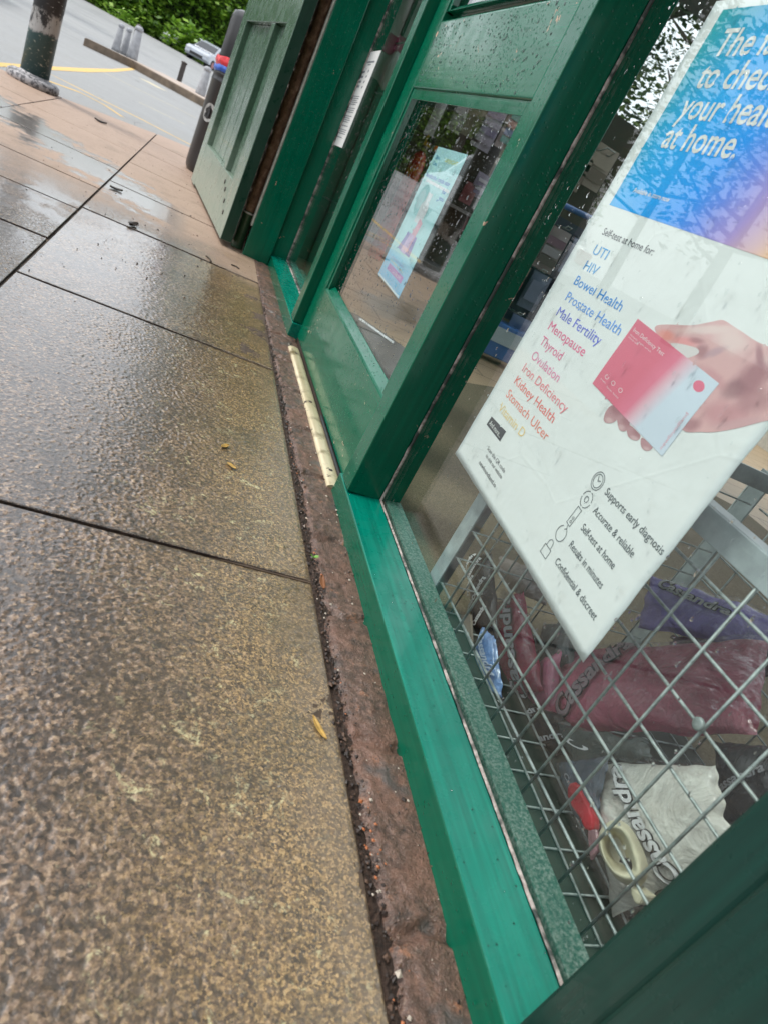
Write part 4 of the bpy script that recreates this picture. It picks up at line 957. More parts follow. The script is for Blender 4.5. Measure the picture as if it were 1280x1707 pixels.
def sheet(u, v):
    y = PY0 + (PY1-PY0)*u; z = PZ0 + (PZ1-PZ0)*v
    if v == 0: z += .0012*noise.noise(Vector((y*30, 1, 0))) + .002*math.sin(u*3.1)
    if u == 1: y += .002*noise.noise(Vector((2, z*25, 0)))
    return (wob(y, z, 0), y, z)
mb.grid(sheet, 40, 56)
po = obj('sheet', mb, m_paper, poster, smooth=True)
s_ = po.modifiers.new('solid', 'SOLIDIFY'); s_.thickness = .0004; s_.offset = 1 if False else -1
def pr(o): return lambda y0, z0, dy=0.0, dz=0.0: None
LAY = .00015
def P(y, z, k=1): return (wob(y, z, LAY + .00014*k), y, z)
def dense(mb, pts, k=1, mi=0):                              # fill an outline with a fine grid clipped by fan, so it follows the sheet
    n = len(pts); cy = sum(p[0] for p in pts)/n; cz = sum(p[1] for p in pts)/n
    mb.add([P(cy, cz, k)] + [P(cy + (p[0]-cy)*f, cz + (p[1]-cz)*f, k) for f in (.33, .66, 1) for p in pts],
           [(0, 1+i, 1+(i+1)%n) for i in range(n)] + [(1+r_*n+i, 1+(r_+1)*n+i, 1+(r_+1)*n+(i+1)%n, 1+r_*n+(i+1)%n) for r_ in (0, 1) for i in range(n)], mi)
def mk_grad():
    t = NT('poster_blue_print'); x, y, z = t.sep()
    # y: left = +, right = -, z up (local to the poster's foot)
    f = t.math('ADD', t.math('MULTIPLY', y, -1.55), t.math('MULTIPLY', z, -.85)); f = t.math('ADD', f, t.math('MULTIPLY', t.math('SUBTRACT', t.noise(5, 3), .5), .16))
    f = t.mapr(f, -.88, -.13)
    c = t.ramp(f, [(0, (.0, .40, .36)), (.14, (.0, .38, .58)), (.32, (.0, .42, .92)), (.55, (.0, .32, .95)), (.68, (.14, .27, .85)), (.80, (.45, .33, .70)), (.93, (.85, .50, .30))])
    return t.done(Base_Color=c, Roughness=.4)
mb = MB(); by0, by1, bz0, bz1 = .880, .457, .6325, .8615
rr_ = .012
def corner(cy, cz, a0):
    return [(cy + rr_*math.cos(a), cz + rr_*math.sin(a)) for a in np.linspace(a0, a0 + math.pi/2, 5)]
mb.grid(lambda u, v: P(by0 + (by1-by0)*u, bz0 + (bz1-bz0)*v, .6), 20, 12); obj('blue_panel', mb, mk_grad(), poster, True)
ink = {}
def inkm(col):
    if col not in ink: ink[col] = flat('print_ink', col)
    return ink[col]
def line(s, y, z, width, cap, col, name='text_line', bold=0.0, shear=0.0, k=2, tilt=0.0):
    mb = MB(); put_text(mb, s, lambda u, v: P(y - u, z + v + tilt*u, k), width, cap, bold, shear); return obj(name, mb, inkm(col), poster)
WH = (.80, .80, .78)
line('The fast', .8488, .8110, .136, .0285, WH, 'heading_line', .013, k=3); line('to check', .8462, .7770, .149, .0285, WH, 'heading_line', .013, k=3)
line('your health', .8455, .7430, .186, .0285, WH, 'heading_line', .013, k=3); line('at home.', .8440, .7093, .142, .0285, WH, 'heading_line', .013, k=3)
line('Available in store now', .8453, .6545, .082, .0058, WH, 'small_heading', .01, k=3)
line('Self-test at home for:', .8578, .5975, .124, .0088, (.03, .04, .06), 'list_heading')
LIST = [('UTI', .8547, .5724, .0364, (.0, .27, .60)), ('HIV', .8548, .5510, .0359, (.0, .27, .60)), ('Bowel Health', .8564, .5298, .1269, (.01, .22, .60)),
        ('Prostate Health', .8547, .5073, .149, (.09, .27, .66)), ('Male Fertility', .8551, .4855, .1266, (.10, .13, .55)), ('Menopause', .8554, .4645, .111, (.66, .10, .24)),
        ('Thyroid', .8545, .4429, .0696, (.66, .12, .26)), ('Ovulation', .8545, .4203, .0917, (.66, .20, .36)), ('Iron Deficiency', .858, .3990, .1467, (.70, .20, .24)),
        ('Kidney Health', .8597, .3785, .1361, (.72, .14, .12)), ('Stomach Ulcer', .861, .3565, .1462, (.72, .20, .14)), ('Vitamin D', .8605, .3345, .0951, (.78, .52, .20))]
for s, y, z, w_, c in LIST: line(s, y, z, w_, .0122, tuple(min(.9, q_*1.25 + .015) for q_ in c), 'list_line', .0)
mb = MB(); by = [(.8653,.3200),(.8081,.3232),(.8076,.3066),(.8661,.3058)]; dense(mb, by, 1); obj('badge', mb, inkm((.06, .06, .07)), poster)
line('And more...', .8600, .3095, .046, .0068, WH, 'badge_text', .006, k=3)
line('Scan the QR code', .8274, .2832, .0716, .0056, (.12, .12, .13), 'small_text'); line('to visit our website', .8203, .2742, .066, .0056, (.12, .12, .13), 'small_text'); line('newfoundland.io', .8271, .2585, .0712, .0062, (.08, .08, .09), 'small_text', .004)
for s, y, z, w_ in [('Supports early diagnosis', .5675, .3678, .114), ('Accurate & reliable', .5663, .3440, .0856), ('Self-test at home', .5658, .3205, .0744), ('Results in minutes', .5652, .2968, .0771), ('Confidential & discreet', .5690, .2700, .1)]:
    line(s, y, z, w_, .0085, (.05, .07, .08), 'feature_line', .003)
# feature icons, drawn with thin ink strokes
def stroke(mb, pts, wd=.0009, k=2):
    for a, b in zip(pts, pts[1:]):
        a = Vector((a[0], a[1])); b = Vector((b[0], b[1])); t = (b-a); 
        if t.length < 1e-6: continue
        t.normalize(); n_ = Vector((-t.y, t.x))*wd/2; a = a - t*wd*.4; b = b + t*wd*.4
        mb.add([P(*(a+n_), k), P(*(b+n_), k), P(*(b-n_), k), P(*(a-n_), k)], [(0,1,2,3)])
def circ(c, r, a0=0, a1=6.2832, n=24): return [(c[0] + r*math.cos(a), c[1] + r*math.sin(a)) for a in np.linspace(a0, a1, n)]
INK = inkm((.09, .11, .12)); c1, c2, c3, c4, c5 = (.5878,.3720), (.5863,.3480), (.5866,.3238), (.5882,.2985), (.5936,.2725)
mb = MB(); stroke(mb, circ(c1, .0105)); stroke(mb, circ(c1, .0078)); stroke(mb, [(c1[0]+.003, c1[1]+.005), c1, (c1[0]-.004, c1[1]+.002)]); obj('clock_icon', mb, INK, poster)
mb = MB()
for k in range(4): stroke(mb, circ(c2, .0098, k*1.57+.15, k*1.57+1.42, 8))
stroke(mb, circ(c2, .0035, n=12)); obj('target_icon', mb, INK, poster)
mb = MB(); stroke(mb, [(c3[0]+.0055,c3[1]-.011),(c3[0]+.0045,c3[1]+.012),(c3[0]-.0045,c3[1]+.011),(c3[0]-.0035,c3[1]-.012),(c3[0]+.0055,c3[1]-.011)]); stroke(mb, circ((c3[0], c3[1]-.007), .0016, n=8), .0007); stroke(mb, circ((c3[0], c3[1]-.002), .0016, n=8), .0007); obj('test_stick_icon', mb, INK, poster)
mb = MB(); stroke(mb, circ(c4, .0095, 1.9, 7.4)); stroke(mb, [(c4[0]-.001, c4[1]+.0125), (c4[0]-.0035, c4[1]+.0092), (c4[0]-.0005, c4[1]+.0065)]); obj('timer_icon', mb, INK, poster)
mb = MB(); stroke(mb, [(c5[0]-.008,c5[1]-.010),(c5[0]+.008,c5[1]-.010),(c5[0]+.008,c5[1]+.002),(c5[0]-.008,c5[1]+.002),(c5[0]-.008,c5[1]-.010)]); stroke(mb, [(c5[0]+.005, c5[1]+.002)] + circ((c5[0], c5[1]+.007), .005, 0, 3.14, 10) + [(c5[0]-.005, c5[1]+.002)]); obj('padlock_icon', mb, INK, poster)

# printed hand holding a pink and white box
def z8(pts): return [tuple(atx(940 + a/3.765, 480 + b/3.765, XP))[1:] for a, b in pts]
def smooth_closed(pts, n=6):
    out = []; k = len(pts)
    for i in range(k):
        p0, p1, p2, p3 = [Vector((q[0], q[1])) for q in (pts[i-1], pts[i], pts[(i+1) % k], pts[(i+2) % k])]
        for j in range(n):
            t_ = j/n; q = .5*((2*p1) + (p2-p0)*t_ + (2*p0-5*p1+4*p2-p3)*t_*t_ + (3*p1-p0-3*p2+p3)*t_**3); out.append((q.x, q.y))
    return out
def mk_skin(name, base, blobs):
    """printed skin: soft-edged patches of ink, each (x, y, rx, ry, angle, colour, strength) in traced units"""
    t = NT(name); c = base; x, y, z = t.sep()
    n = t.math('MULTIPLY', t.math('SUBTRACT', t.noise(60, 5, .65), .5), .5)
    for (bx, by_, rx, ry, ang, col, st) in blobs:
        py, pz = z8([(bx, by_)])[0]; k = 3.765*1240
        ex = z8([(bx+math.cos(ang)*rx, by_+math.sin(ang)*rx)])[0]; ey = z8([(bx-math.sin(ang)*ry, by_+math.cos(ang)*ry)])[0]
        e1 = Vector((ex[0]-py, ex[1]-pz)); e2 = Vector((ey[0]-py, ey[1]-pz)); D = e1.x*e2.y - e1.y*e2.x
        dy = t.math('SUBTRACT', y, py - PL[1]); dz = t.math('SUBTRACT', z, pz - PL[2])
        a_ = t.math('ADD', t.math('MULTIPLY', dy, e2.y/D), t.math('MULTIPLY', dz, -e2.x/D)); b_ = t.math('ADD', t.math('MULTIPLY', dy, -e1.y/D), t.math('MULTIPLY', dz, e1.x/D))
        d = t.math('SQRT', t.math('ADD', t.math('MULTIPLY', a_, a_), t.math('MULTIPLY', b_, b_)))
        f = t.n('ShaderNodeMapRange', {'Value': t.math('ADD', d, n), 'From Min': 1.0, 'From Max': .25, 'To Min': 0.0, 'To Max': st}, interpolation_type='SMOOTHSTEP').outputs[0]
        c = t.mix(f, c, col)
    return t.done(Base_Color=c, Roughness=.5)
LT, MD, PK, DK, VD = (.80, .60, .57), (.60, .29, .31), (.80, .32, .32), (.36, .15, .175), (.20, .085, .11)
m_hand = mk_skin('printed_skin', (.72, .42, .42), [(1180, 560, 230, 120, -.6, DK, .85), (1060, 640, 130, 90, -.4, VD, .55), (1000, 790, 230, 120, .1, MD, .9), (1180, 700, 170, 130, -.3, DK, .6), (1100, 850, 260, 45, -.15, (.60, .36, .38), .6),
    (1050, 330, 170, 110, .4, LT, .9), (900, 262, 280, 42, -.03, LT, .95), (760, 335, 130, 40, .12, PK, .9), (640, 300, 90, 50, .3, (.80, .30, .26), .9), (830, 330, 70, 28, .1, DK, .7), (860, 400, 60, 70, .5, DK, .75), (950, 400, 110, 36, -.4, (.45, .30, .36), .6),
    (1225, 430, 36, 130, -.1, DK, .85), (1400, 560, 160, 110, .3, MD, .8), (1340, 470, 130, 60, .35, LT, .6), (1400, 760, 160, 120, .0, DK, .6), (930, 560, 150, 60, .7, MD, .7), (800, 860, 90, 60, -.3, DK, .7)])
mb = MB(); dense(mb, smooth_closed(z8([(572,242),(640,230),(800,235),(930,212),(995,202),(1060,240),(1130,285),(1200,332),(1290,372),(1420,430),(1570,470),(1570,680),(1560,900),(1420,850),(1290,832),(1200,850),(1090,880),(950,905),(860,905),(745,893),(700,760),(700,640),(640,400),(580,290)]), 5), 1.2); hand = obj('printed_hand', mb, m_hand, poster)
m_gap = inkm((.72, .72, .70))
mb = MB(); dense(mb, smooth_closed(z8([(668,352),(720,350),(800,368),(838,384),(842,410),(800,432),(760,438),(720,400)]), 4), 1.9); obj('thumb_gap', mb, flat('paper_between_fingers', (.72, .66, .65)), hand)
m_fing = mk_skin('printed_finger_skin', (.50, .27, .29), [(330, 760, 70, 60, .5, DK, .9), (400, 830, 60, 60, .5, DK, .8), (470, 900, 60, 50, .5, DK, .7), (280, 830, 40, 26, .4, (.68, .46, .46), .8), (355, 875, 36, 26, .4, (.64, .42, .43), .8), (440, 945, 40, 22, .4, (.66, .44, .45), .8), (515, 1010, 36, 20, .4, (.66, .44, .45), .8)])
for pts in ([(246,820),(262,770),(300,735),(340,760),(345,800),(318,838),(280,850),(254,842)], [(328,800),(350,780),(400,820),(410,860),(395,892),(365,900),(340,880)], [(392,890),(410,860),(460,905),(478,930),(462,956),(425,952),(400,930)], [(478,960),(492,940),(540,985),(552,1004),(530,1022),(500,1018),(482,995)]):
    mb = MB(); dense(mb, smooth_closed(z8(pts), 4), 1.2); f_ = obj('printed_finger', mb, m_fing, hand)
BX = z8([(462,193),(972,600),(612,1056),(177,600)])
def mk_box():
    t = NT('printed_box'); x, y, z = t.sep(); f = t.math('ADD', t.math('MULTIPLY', y, -1.0), t.math('MULTIPLY', z, -.30)); f = t.mapr(f, -.030, .030)
    c = t.ramp(f, [(0, (.74, .16, .24)), (.42, (.78, .20, .30)), (.70, (.78, .52, .60)), (1, (.66, .74, .84))])
    return t.done(Base_Color=c, Roughness=.4)
mb = MB(); mb.grid(lambda u, v: P((BX[0][0]*(1-u)+BX[1][0]*u)*(1-v) + (BX[3][0]*(1-u)+BX[2][0]*u)*v, (BX[0][1]*(1-u)+BX[1][1]*u)*(1-v) + (BX[3][1]*(1-u)+BX[2][1]*u)*v, 2.8), 10, 10); pbx = obj('printed_box', mb, mk_box(), poster)
def inbox(u, v, k=3.6):
    return P((BX[0][0]*(1-u)+BX[1][0]*u)*(1-v) + (BX[3][0]*(1-u)+BX[2][0]*u)*v, (BX[0][1]*(1-u)+BX[1][1]*u)*(1-v) + (BX[3][1]*(1-u)+BX[2][1]*u)*v, k)
mb = MB(); put_text(mb, 'Iron Deficiency Test', lambda u, v: inbox(.035 + u, .155 - v), .42, .05, .004); put_text(mb, 'Simple finger prick', lambda u, v: inbox(.035 + u, .215 - v), .30, .018); put_text(mb, 'blood test', lambda u, v: inbox(.035 + u, .25 - v), .14, .018)
put_text(mb, 'Simple', lambda u, v: inbox(.05 + u, .88 - v), .08, .02); put_text(mb, 'Results', lambda u, v: inbox(.16 + u, .90 - v), .08, .02); put_text(mb, 'Reliable', lambda u, v: inbox(.26 + u, .90 - v), .08, .02)
for cu in (.10, .20, .31):
    pts = [(cu + .025*math.cos(a), .80 + .03*math.sin(a)) for a in np.linspace(0, 6.283, 16)]
    for a, b in zip(pts, pts[1:]):
        mb.add([inbox(*a), inbox(*b), inbox(cu + (b[0]-cu)*.75, .80 + (b[1]-.80)*.75), inbox(cu + (a[0]-cu)*.75, .80 + (a[1]-.80)*.75)], [(0,1,2,3)])
obj('box_print', mb, inkm((.86, .70, .72)), pbx)
mb = MB(); mb.poly([inbox(.885 + .05*math.cos(a), .155 + .062*math.sin(a), 3.4) for a in np.linspace(0, 6.283, 25)[:-1]]); obj('pink_disc', mb, inkm((.80, .18, .28)), pbx)
mb = MB(); put_text(mb, 'newfoundland', lambda u, v: inbox(.965 - v, .95 - u), .50, .028); obj('side_text', mb, inkm((.78, .35, .42)), pbx)

# ------------------------------------------------------------------ pale blue poster on the door glass
XD = DF + .0255
dpo = thing('door_poster', 'narrow pale blue poster with purple button on the door glass', 'poster', tuple(atf(664, 498, XD)))
Q = [atf(730.3, 244.3, XD), atf(779.5, 258.1, XD), atf(664, 498.3, XD), atf(630.2, 456.6, XD)]
def dq(u, v, k=1.0):
    p = (Q[0]*(1-u) + Q[1]*u)*(1-v) + (Q[3]*(1-u) + Q[2]*u)*v; return (p.x - .0003*k, p.y, p.z)
def mk_dp():
    t = NT('pale_blue_paper'); x, y, z = t.sep(); c = t.ramp(t.mapr(z, 0, .55), [(0, (.16, .50, .80)), (.10, (.22, .58, .82)), (.14, (.50, .80, .84)), (.5, (.46, .78, .82)), (1, (.40, .74, .82))])
    return t.done(Base_Color=c, Roughness=.45)
mb = MB(); mb.grid(lambda u, v: dq(u, v, 0), 4, 12); d_ = obj('sheet', mb, mk_dp(), dpo); s_ = d_.modifiers.new('solid', 'SOLIDIFY'); s_.thickness = .0004
def dtext(s, u0, v0, wd, cap, col, bold=.01, name='text_line'):
    mb = MB(); put_text(mb, s, lambda u, v: dq(u0 + u, v0 - v, 2), wd, cap, bold); obj(name, mb, inkm(col), dpo)
dtext('Slim', .08, .085, .16, .026, (.02, .30, .55)); dtext('Check', .08, .125, .2, .026, (.02, .30, .55)); dtext('WEIGHT', .46, .085, .38, .026, (.62, .66, .12))
dtext('Medication made easy', .05, .215, .86, .030, (.03, .13, .55)); dtext('for', .78, .27, .14, .03, (.03, .13, .55)); dtext('you', .78, .315, .16, .03, (.03, .13, .55))
mb = MB(); 
def dpoly(mb, pts, k=2): mb.poly([dq(u, v, k) for u, v in pts])
dpoly(mb, [(.40,.30),(.56,.30),(.56,.36),(.62,.40),(.60,.52),(.36,.52),(.34,.40),(.40,.36)], 2.2); dpoly(mb, [(.14,.205+.02),(.98,.235),(.98,.255),(.14,.245)], 1.6); obj('printed_pen', mb, inkm((.82, .84, .88)), dpo)
mb = MB(); dpoly(mb, [(.52,.48),(.66,.50),(.60,.72),(.44,.72)], 2.4); obj('printed_pink_pen', mb, inkm((.78, .42, .52)), dpo)
mb = MB(); dpoly(mb, [(.34,.60),(.70,.60),(.74,.74),(.24,.74)], 2.0); obj('printed_purple_box', mb, inkm((.30, .26, .55)), dpo)
mb = MB(); dpoly(mb, [(.44,.60),(.60,.60),(.56,.745),(.36,.745)], 2.6); obj('printed_box_face', mb, inkm((.66, .50, .74)), dpo)
dtext('Ask our team', .2, .825, .5, .018, (.25, .35, .66), .0); dtext('for more details', .2, .85, .56, .016, (.72, .70, .40), .0)
mb = MB(); dpoly(mb, [(.22,.868),(.86,.868),(.86,.915),(.22,.915)], 2); obj('button', mb, inkm((.40, .22, .58)), dpo); dtext('BOOK NOW', .30, .905, .48, .024, WH)
mb = MB(); dpoly(mb, [(.02,.985),(.98,.985),(.98,.998),(.02,.998)], 2); obj('foot_strip', mb, inkm((.70, .86, .93)), dpo)

# ------------------------------------------------------------------ notice in the sidelight
XN = .4811
nt_ = thing('paper_notice', 'long white printed notice in the narrow window left of the door', 'notice', tuple(atf(570, 247, XN)))
Q2 = [atf(614.5, 87, XN), atf(636.0, 84, XN), atf(570.3, 246.5, XN), atf(553.2, 239.5, XN)]
def nq(u, v, k=1.0):
    p = (Q2[0]*(1-u) + Q2[1]*u)*(1-v) + (Q2[3]*(1-u) + Q2[2]*u)*v; return (p.x - .0002*k - .0006, p.y, p.z)
mb = MB(); mb.grid(lambda u, v: nq(u, v, 0), 3, 8); d_ = obj('sheet', mb, m_white, nt_); s_ = d_.modifiers.new('solid', 'SOLIDIFY'); s_.thickness = .0003; s_.offset = 1
mb = MB(); rn = random.Random(3)
mb.poly([nq(u, v) for u, v in [(.25,.10),(.85,.10),(.85,.118),(.25,.118)]]); mb.poly([nq(u, v) for u, v in [(.4,.13),(.65,.13),(.65,.142),(.4,.142)]])
for k in range(4): mb.poly([nq(u, v) for u, v in [(.18,.20+k*.05),(.42,.20+k*.05),(.42,.222+k*.05),(.18,.222+k*.05)]]); mb.poly([nq(u, v) for u, v in [(.62,.19+k*.055),(.70,.19+k*.055),(.70,.215+k*.055),(.62,.215+k*.055)]])
v = .46
while v < .92:
    if rn.random() < .85: mb.poly([nq(u, vv) for u, vv in [(.12, v), (.12 + rn.uniform(.45, .76), v), (.80, v+.009), (.12, v+.009)]])
    v += .021
obj('print', mb, flat('grey_notice_print', (.22, .23, .26)), nt_)
# ------------------------------------------------------------------ wire bin standing behind the glass
def cagex(y): return .5255 + (.76 - y) * .055            # its front stands slightly askew to the glass
cage = thing('wire_bin', 'grey wire mesh dump bin full of bagged goods behind the window', 'wire bin', (.55, .4, 0))
RW = .0018
YS = [.8095 - .0515*k for k in range(1, 19)]; ZS = [.0105 + .0505*k for k in range(0, 8)]
mb = MB()
for k, y in enumerate(YS): mb.tube([(cagex(y), y, .005), (cagex(y), y, .40)], RW, 8)
for z in ZS: mb.tube([(cagex(.80)+.0035, .80, z), (cagex(-.1)+.0035, -.1, z)], RW, 8)
fm = obj('front_mesh', mb, m_wire, cage, True)
mb = MB(); mb.lathe([(.0045, -.0035), (.0065, -.0015), (.0065, .0015), (.0045, .0035)], (0, 0, 0), 12)
bw = atx(1168.4, 1208, .545); mb.map(lambda x, y, z: (bw.x - .004 + z*.6, bw.y + x, bw.z + y)); obj('weld_knot', mb, m_wire, fm, True)
mb = MB()
DX = .43
for k in range(1, 9): mb.tube([(cagex(.8) + .05*k, .805, .005), (cagex(.8) + .05*k, .805, .40)], .0015, 6)
for z in ZS: mb.tube([(cagex(.8), .803, z), (cagex(.8)+DX, .803, z)], .0015, 6)
obj('side_mesh', mb, m_wire, cage, True)
mb = MB()
for k in range(1, 18): y = .81 - .052*k; mb.tube([(.545+DX, y, .005), (.545+DX, y, .40)], .0017, 6)
for z in ZS: mb.tube([(.542+DX, .80, z), (.542+DX, -.1, z)], .0017, 6)
obj('back_mesh', mb, m_wire, cage, True)
mb = MB()
for k in range(1, 18): y = .81 - .052*k; mb.tube([(.535, y, .012), (.545+DX, y, .012)], .0016, 6)
for k in range(1, 9): mb.tube([(.53+.05*k, .80, .0155), (.53+.05*k, -.1, .0155)], .0016, 6)
obj('base_mesh', mb, m_wire, cage, True)
mb = MB()
x0 = cagex(.82) - .003
mb.box(x0, x0+.004, .802, .836, .0, .42); mb.box(x0+.0042, x0+.036, .832, .836, .0, .42)
xb = x0 + DX + .01
mb.box(xb, xb+.004, .802, .836, .0, .42); 
obj('corner_upright', mb, m_steel, cage, bev=.001)
mb = MB()
ya, yb = .80, -.12
p = [(cagex(ya)-.003, ya), (cagex(yb)-.003, yb)]
def rail(z0, z1, dx0, dx1):
    mb.hexa([(p[0][0]+dx0, ya, z0), (p[1][0]+dx0, yb, z0), (p[1][0]+dx1, yb, z0), (p[0][0]+dx1, ya, z0), (p[0][0]+dx0, ya, z1), (p[1][0]+dx0, yb, z1), (p[1][0]+dx1, yb, z1), (p[0][0]+dx1, ya, z1)])
rail(.392, .42, 0, .004); rail(.4165, .4205, .0045, .03)
obj('top_rail', mb, m_steel, cage, bev=.001)
mb = MB(); mb.box(.553, .56+DX, .795, .80, .392, .42); mb.box(.56+DX, .565+DX, -.1, .80, .392, .42); mb.box(.56, .56+DX, -.12, -.115, .392, .42); obj('rear_rail', mb, m_steel, cage, bev=.001)
mb = MB(); mb.box(.53, .545+DX, -.11, .80, .0065, .0105); obj('base_board', mb, plain('dark_base_board', (.035, .045, .035), .8, var=.4, scale=30), cage)

# ------------------------------------------------------------------ bagged goods: a soft pack on four traced corners
def uv_of(cp, p):
    u, v = .5, .5
    for _ in range(30):
        f = [(cp[0][k]*(1-u)+cp[1][k]*u)*(1-v) + (cp[3][k]*(1-u)+cp[2][k]*u)*v - p[k] for k in (0, 1)]
        du = [(cp[1][k]-cp[0][k])*(1-v) + (cp[2][k]-cp[3][k])*v for k in (0, 1)]; dv = [(cp[3][k]-cp[0][k])*(1-u) + (cp[2][k]-cp[1][k])*u for k in (0, 1)]
        D = du[0]*dv[1]-du[1]*dv[0]; u -= (f[0]*dv[1]-f[1]*dv[0])/D; v -= (du[0]*f[1]-du[1]*f[0])/D
    return Vector((u, v))
class Q4(list): pass
def pack(name, label, corners, col_mat, puff, texts=(), group='bagged goods in the wire bin', crease=.35, seed=0, nu=26, nv=26, thick=.6, film=False):
    A, B, Cc, D = corners
    nrm = (B - A).cross(D - A).normalized()
    if nrm.x > 0: nrm = -nrm
    def surf(u, v, o=0.0, side=1):
        p = (A*(1-u) + B*u)*(1-v) + (D*(1-u) + Cc*u)*v
        e = max(0.0, 16*u*(1-u)*v*(1-v)) ** .42
        sz = (B-A).length
        wr = noise.noise(Vector((p.y*38, p.z*38, seed))) * .35 + abs(noise.noise(Vector((p.y*16 + p.z*9, p.z*22 - p.y*7, seed+3)))) * .6
        hgt = puff * e * (1 - crease * wr)
        q = p + nrm * ((hgt if side > 0 else -hgt*thick) + o*side)
        rim = min(u, 1-u, v, 1-v)
        if rim < .06: q += Vector((0, noise.noise(Vector((u*6, v*6, seed)))*.006, noise.noise(Vector((v*6, u*6, seed+9)))*.006))
        return q
    t = thing(name, label, 'bag', tuple((A+B+Cc+D)/4), 0, group)
    mb = MB(); mb.grid(lambda u, v: tuple(surf(u, v)), nu, nv); b0 = len(mb.v)
    mb.grid(lambda u, v: tuple(surf(u, v, 0, -1)), nu, nv, flip=True)
    obj('bag', mb, col_mat, t, True)
    if film:
        def fs_(u, v):
            u2 = -.05 + 1.10*u; v2 = -.05 + 1.10*v; q = surf(min(1, max(0, u2)), min(1, max(0, v2)), .0075)
            k_ = .006*abs(noise.noise(Vector((q.y*45 + q.z*20, q.z*60, seed)))) + .004*noise.noise(Vector((q.y*110, q.z*110, seed)))
            d_ = Vector((0, (u2-min(1, max(0, u2)))*-.12, (v2-min(1, max(0, v2)))*-.12))
            return tuple(q + nrm*k_ + d_)
        mb = MB(); mb.grid(fs_, 40, 40); obj('clear_film', mb, m_film, t, True)
    for tx in texts:
        if len(tx) == 6:                                   # words laid along a line traced on the photo: start, end, top of the first letter
            s, pa, pb, cv, mat, mat2 = tx
            ua_, ub_, uc_ = uv_of(corners.px, pa), uv_of(corners.px, pb), uv_of(corners.px, (pa[0]+cv[0], pa[1]+cv[1]))
            def place(u, v, o): q_ = ua_ + (ub_-ua_)*u + (uc_-ua_)*v; return tuple(surf(q_.x, q_.y, o))
            vs, fs, rw = text_geo(s, .03, .12)
            if mat2 is not None:
                v2, f2, r2_ = text_geo(s, .075, .12); mb = MB(); mb.add([place((u-.045)/rw, (v-.0)/CAP, .0046) for u, v in v2], f2); obj('lettering_edge', mb, mat2, t)
            mb = MB(); mb.add([place(u/rw, v/CAP, .0058) for u, v in vs], fs); obj('lettering', mb, mat, t)
            continue
        (s, u0, v0, ua, va, cap, mat, mat2) = tx
        # baseline runs from (u0,v0) by (ua,va); cap: letter height across it, in uv
        vs, fs, rw = text_geo(s, .03, .12); 
        L2 = math.hypot(ua, va); dx, dy = ua/L2, va/L2
        if mat2 is not None:
            v2, f2, rw2 = text_geo(s, .085, .12)
            mb = MB(); mb.add([tuple(surf(u0 + dx*u*L2/rw - dy*-v*cap/CAP * -1, v0 + dy*u*L2/rw - dx*v*cap/CAP, .0016)) for u, v in v2], f2); obj('lettering_edge', mb, mat2, t)
        mb = MB(); mb.add([tuple(surf(u0 + dx*u*L2/rw + dy*v*cap/CAP, v0 + dy*u*L2/rw - dx*v*cap/CAP, .0024)) for u, v in vs], fs); obj('lettering', mb, mat, t)
    return t
def X(pts, xs):
    q_ = Q4([atx(p[0], p[1], x) for p, x in zip(pts, xs if isinstance(xs, (list, tuple)) else [xs]*4)]); q_.px = pts; return q_
tg = flat('grey_lettering', (.30, .30, .32)); tw = flat('white_lettering', (.72, .72, .72)); tk = flat('black_lettering', (.01, .01, .012)); tsil = flat('silver_lettering', (.45, .46, .48))
mk_blackbag = bagmat('black_bag_film', (.012, .012, .014)); m_wine = bagmat('wine_red_fabric_bag', (.26, .014, .05)); m_maroon = bagmat('dusty_maroon_fabric_bag', (.46, .11, .165), .3); m_purple = bagmat('lilac_fabric_bag', (.30, .255, .66), .2)
m_blue = bagmat('steel_blue_bag', (.20, .34, .62)); m_cream = bagmat('cream_fleece', (.84, .79, .70), .5); m_ivory = plain('ivory_felt', (.62, .58, .42), .75, var=.15, scale=50, bump=.3); m_greyfab = bagmat('taupe_fabric', (.20, .17, .155), .5); m_dkgrey = bagmat('smoky_clear_bag', (.09, .105, .10), .15); m_redp = plain('red_plastic', (.45, .02, .035), .3, var=.25, scale=50)
CS = 'Cassandra'
pack('bagged_slippers', 'black bag with small white lettering at the far end of the wire bin', X([(781, 925), (820, 924), (830, 1062), (790, 1078)], .615), mk_blackbag, .012,
     [(CS, (781, 958), (800, 926), (-5, -3), tw, None), (CS, (792, 972), (812, 934), (-5, -3), tw, None), (CS, (785, 1000), (803, 966), (-5, -3), tw, None), (CS, (803, 1008), (820, 968), (-5, -3), tw, None), (CS, (787, 1030), (804, 1004), (-5, -3), tw, None), (CS, (803, 1048), (822, 1016), (-5, -3), tw, None)], seed=2)
pack('bagged_slippers', 'wine red bag with large grey lettering standing beside the blue bag', X([(815, 1010), (872, 985), (905, 1150), (838, 1165)], .640), m_wine, .016, [(CS, (884, 1166), (860, 992), (-17, 3), tg, tk)], seed=5, film=True)
pack('bagged_slippers', 'steel blue folded bag with white print in front of the wine red bag', X([(803, 1045), (826, 1066), (838, 1165), (778, 1122)], .590), m_blue, .010, [(CS, (808, 1060), (826, 1130), (7, -2), flat('pale_lettering', (.42, .50, .62)), None)], seed=7)
pack('bagged_slippers', 'black bag with white lettering low at the window sill end', X([(782, 1112), (830, 1128), (842, 1178), (800, 1196)], .600), mk_blackbag, .010, [(CS, (786, 1136), (832, 1142), (2, -9), tw, None), (CS, (800, 1164), (840, 1176), (2, -9), tw, None)], seed=8)
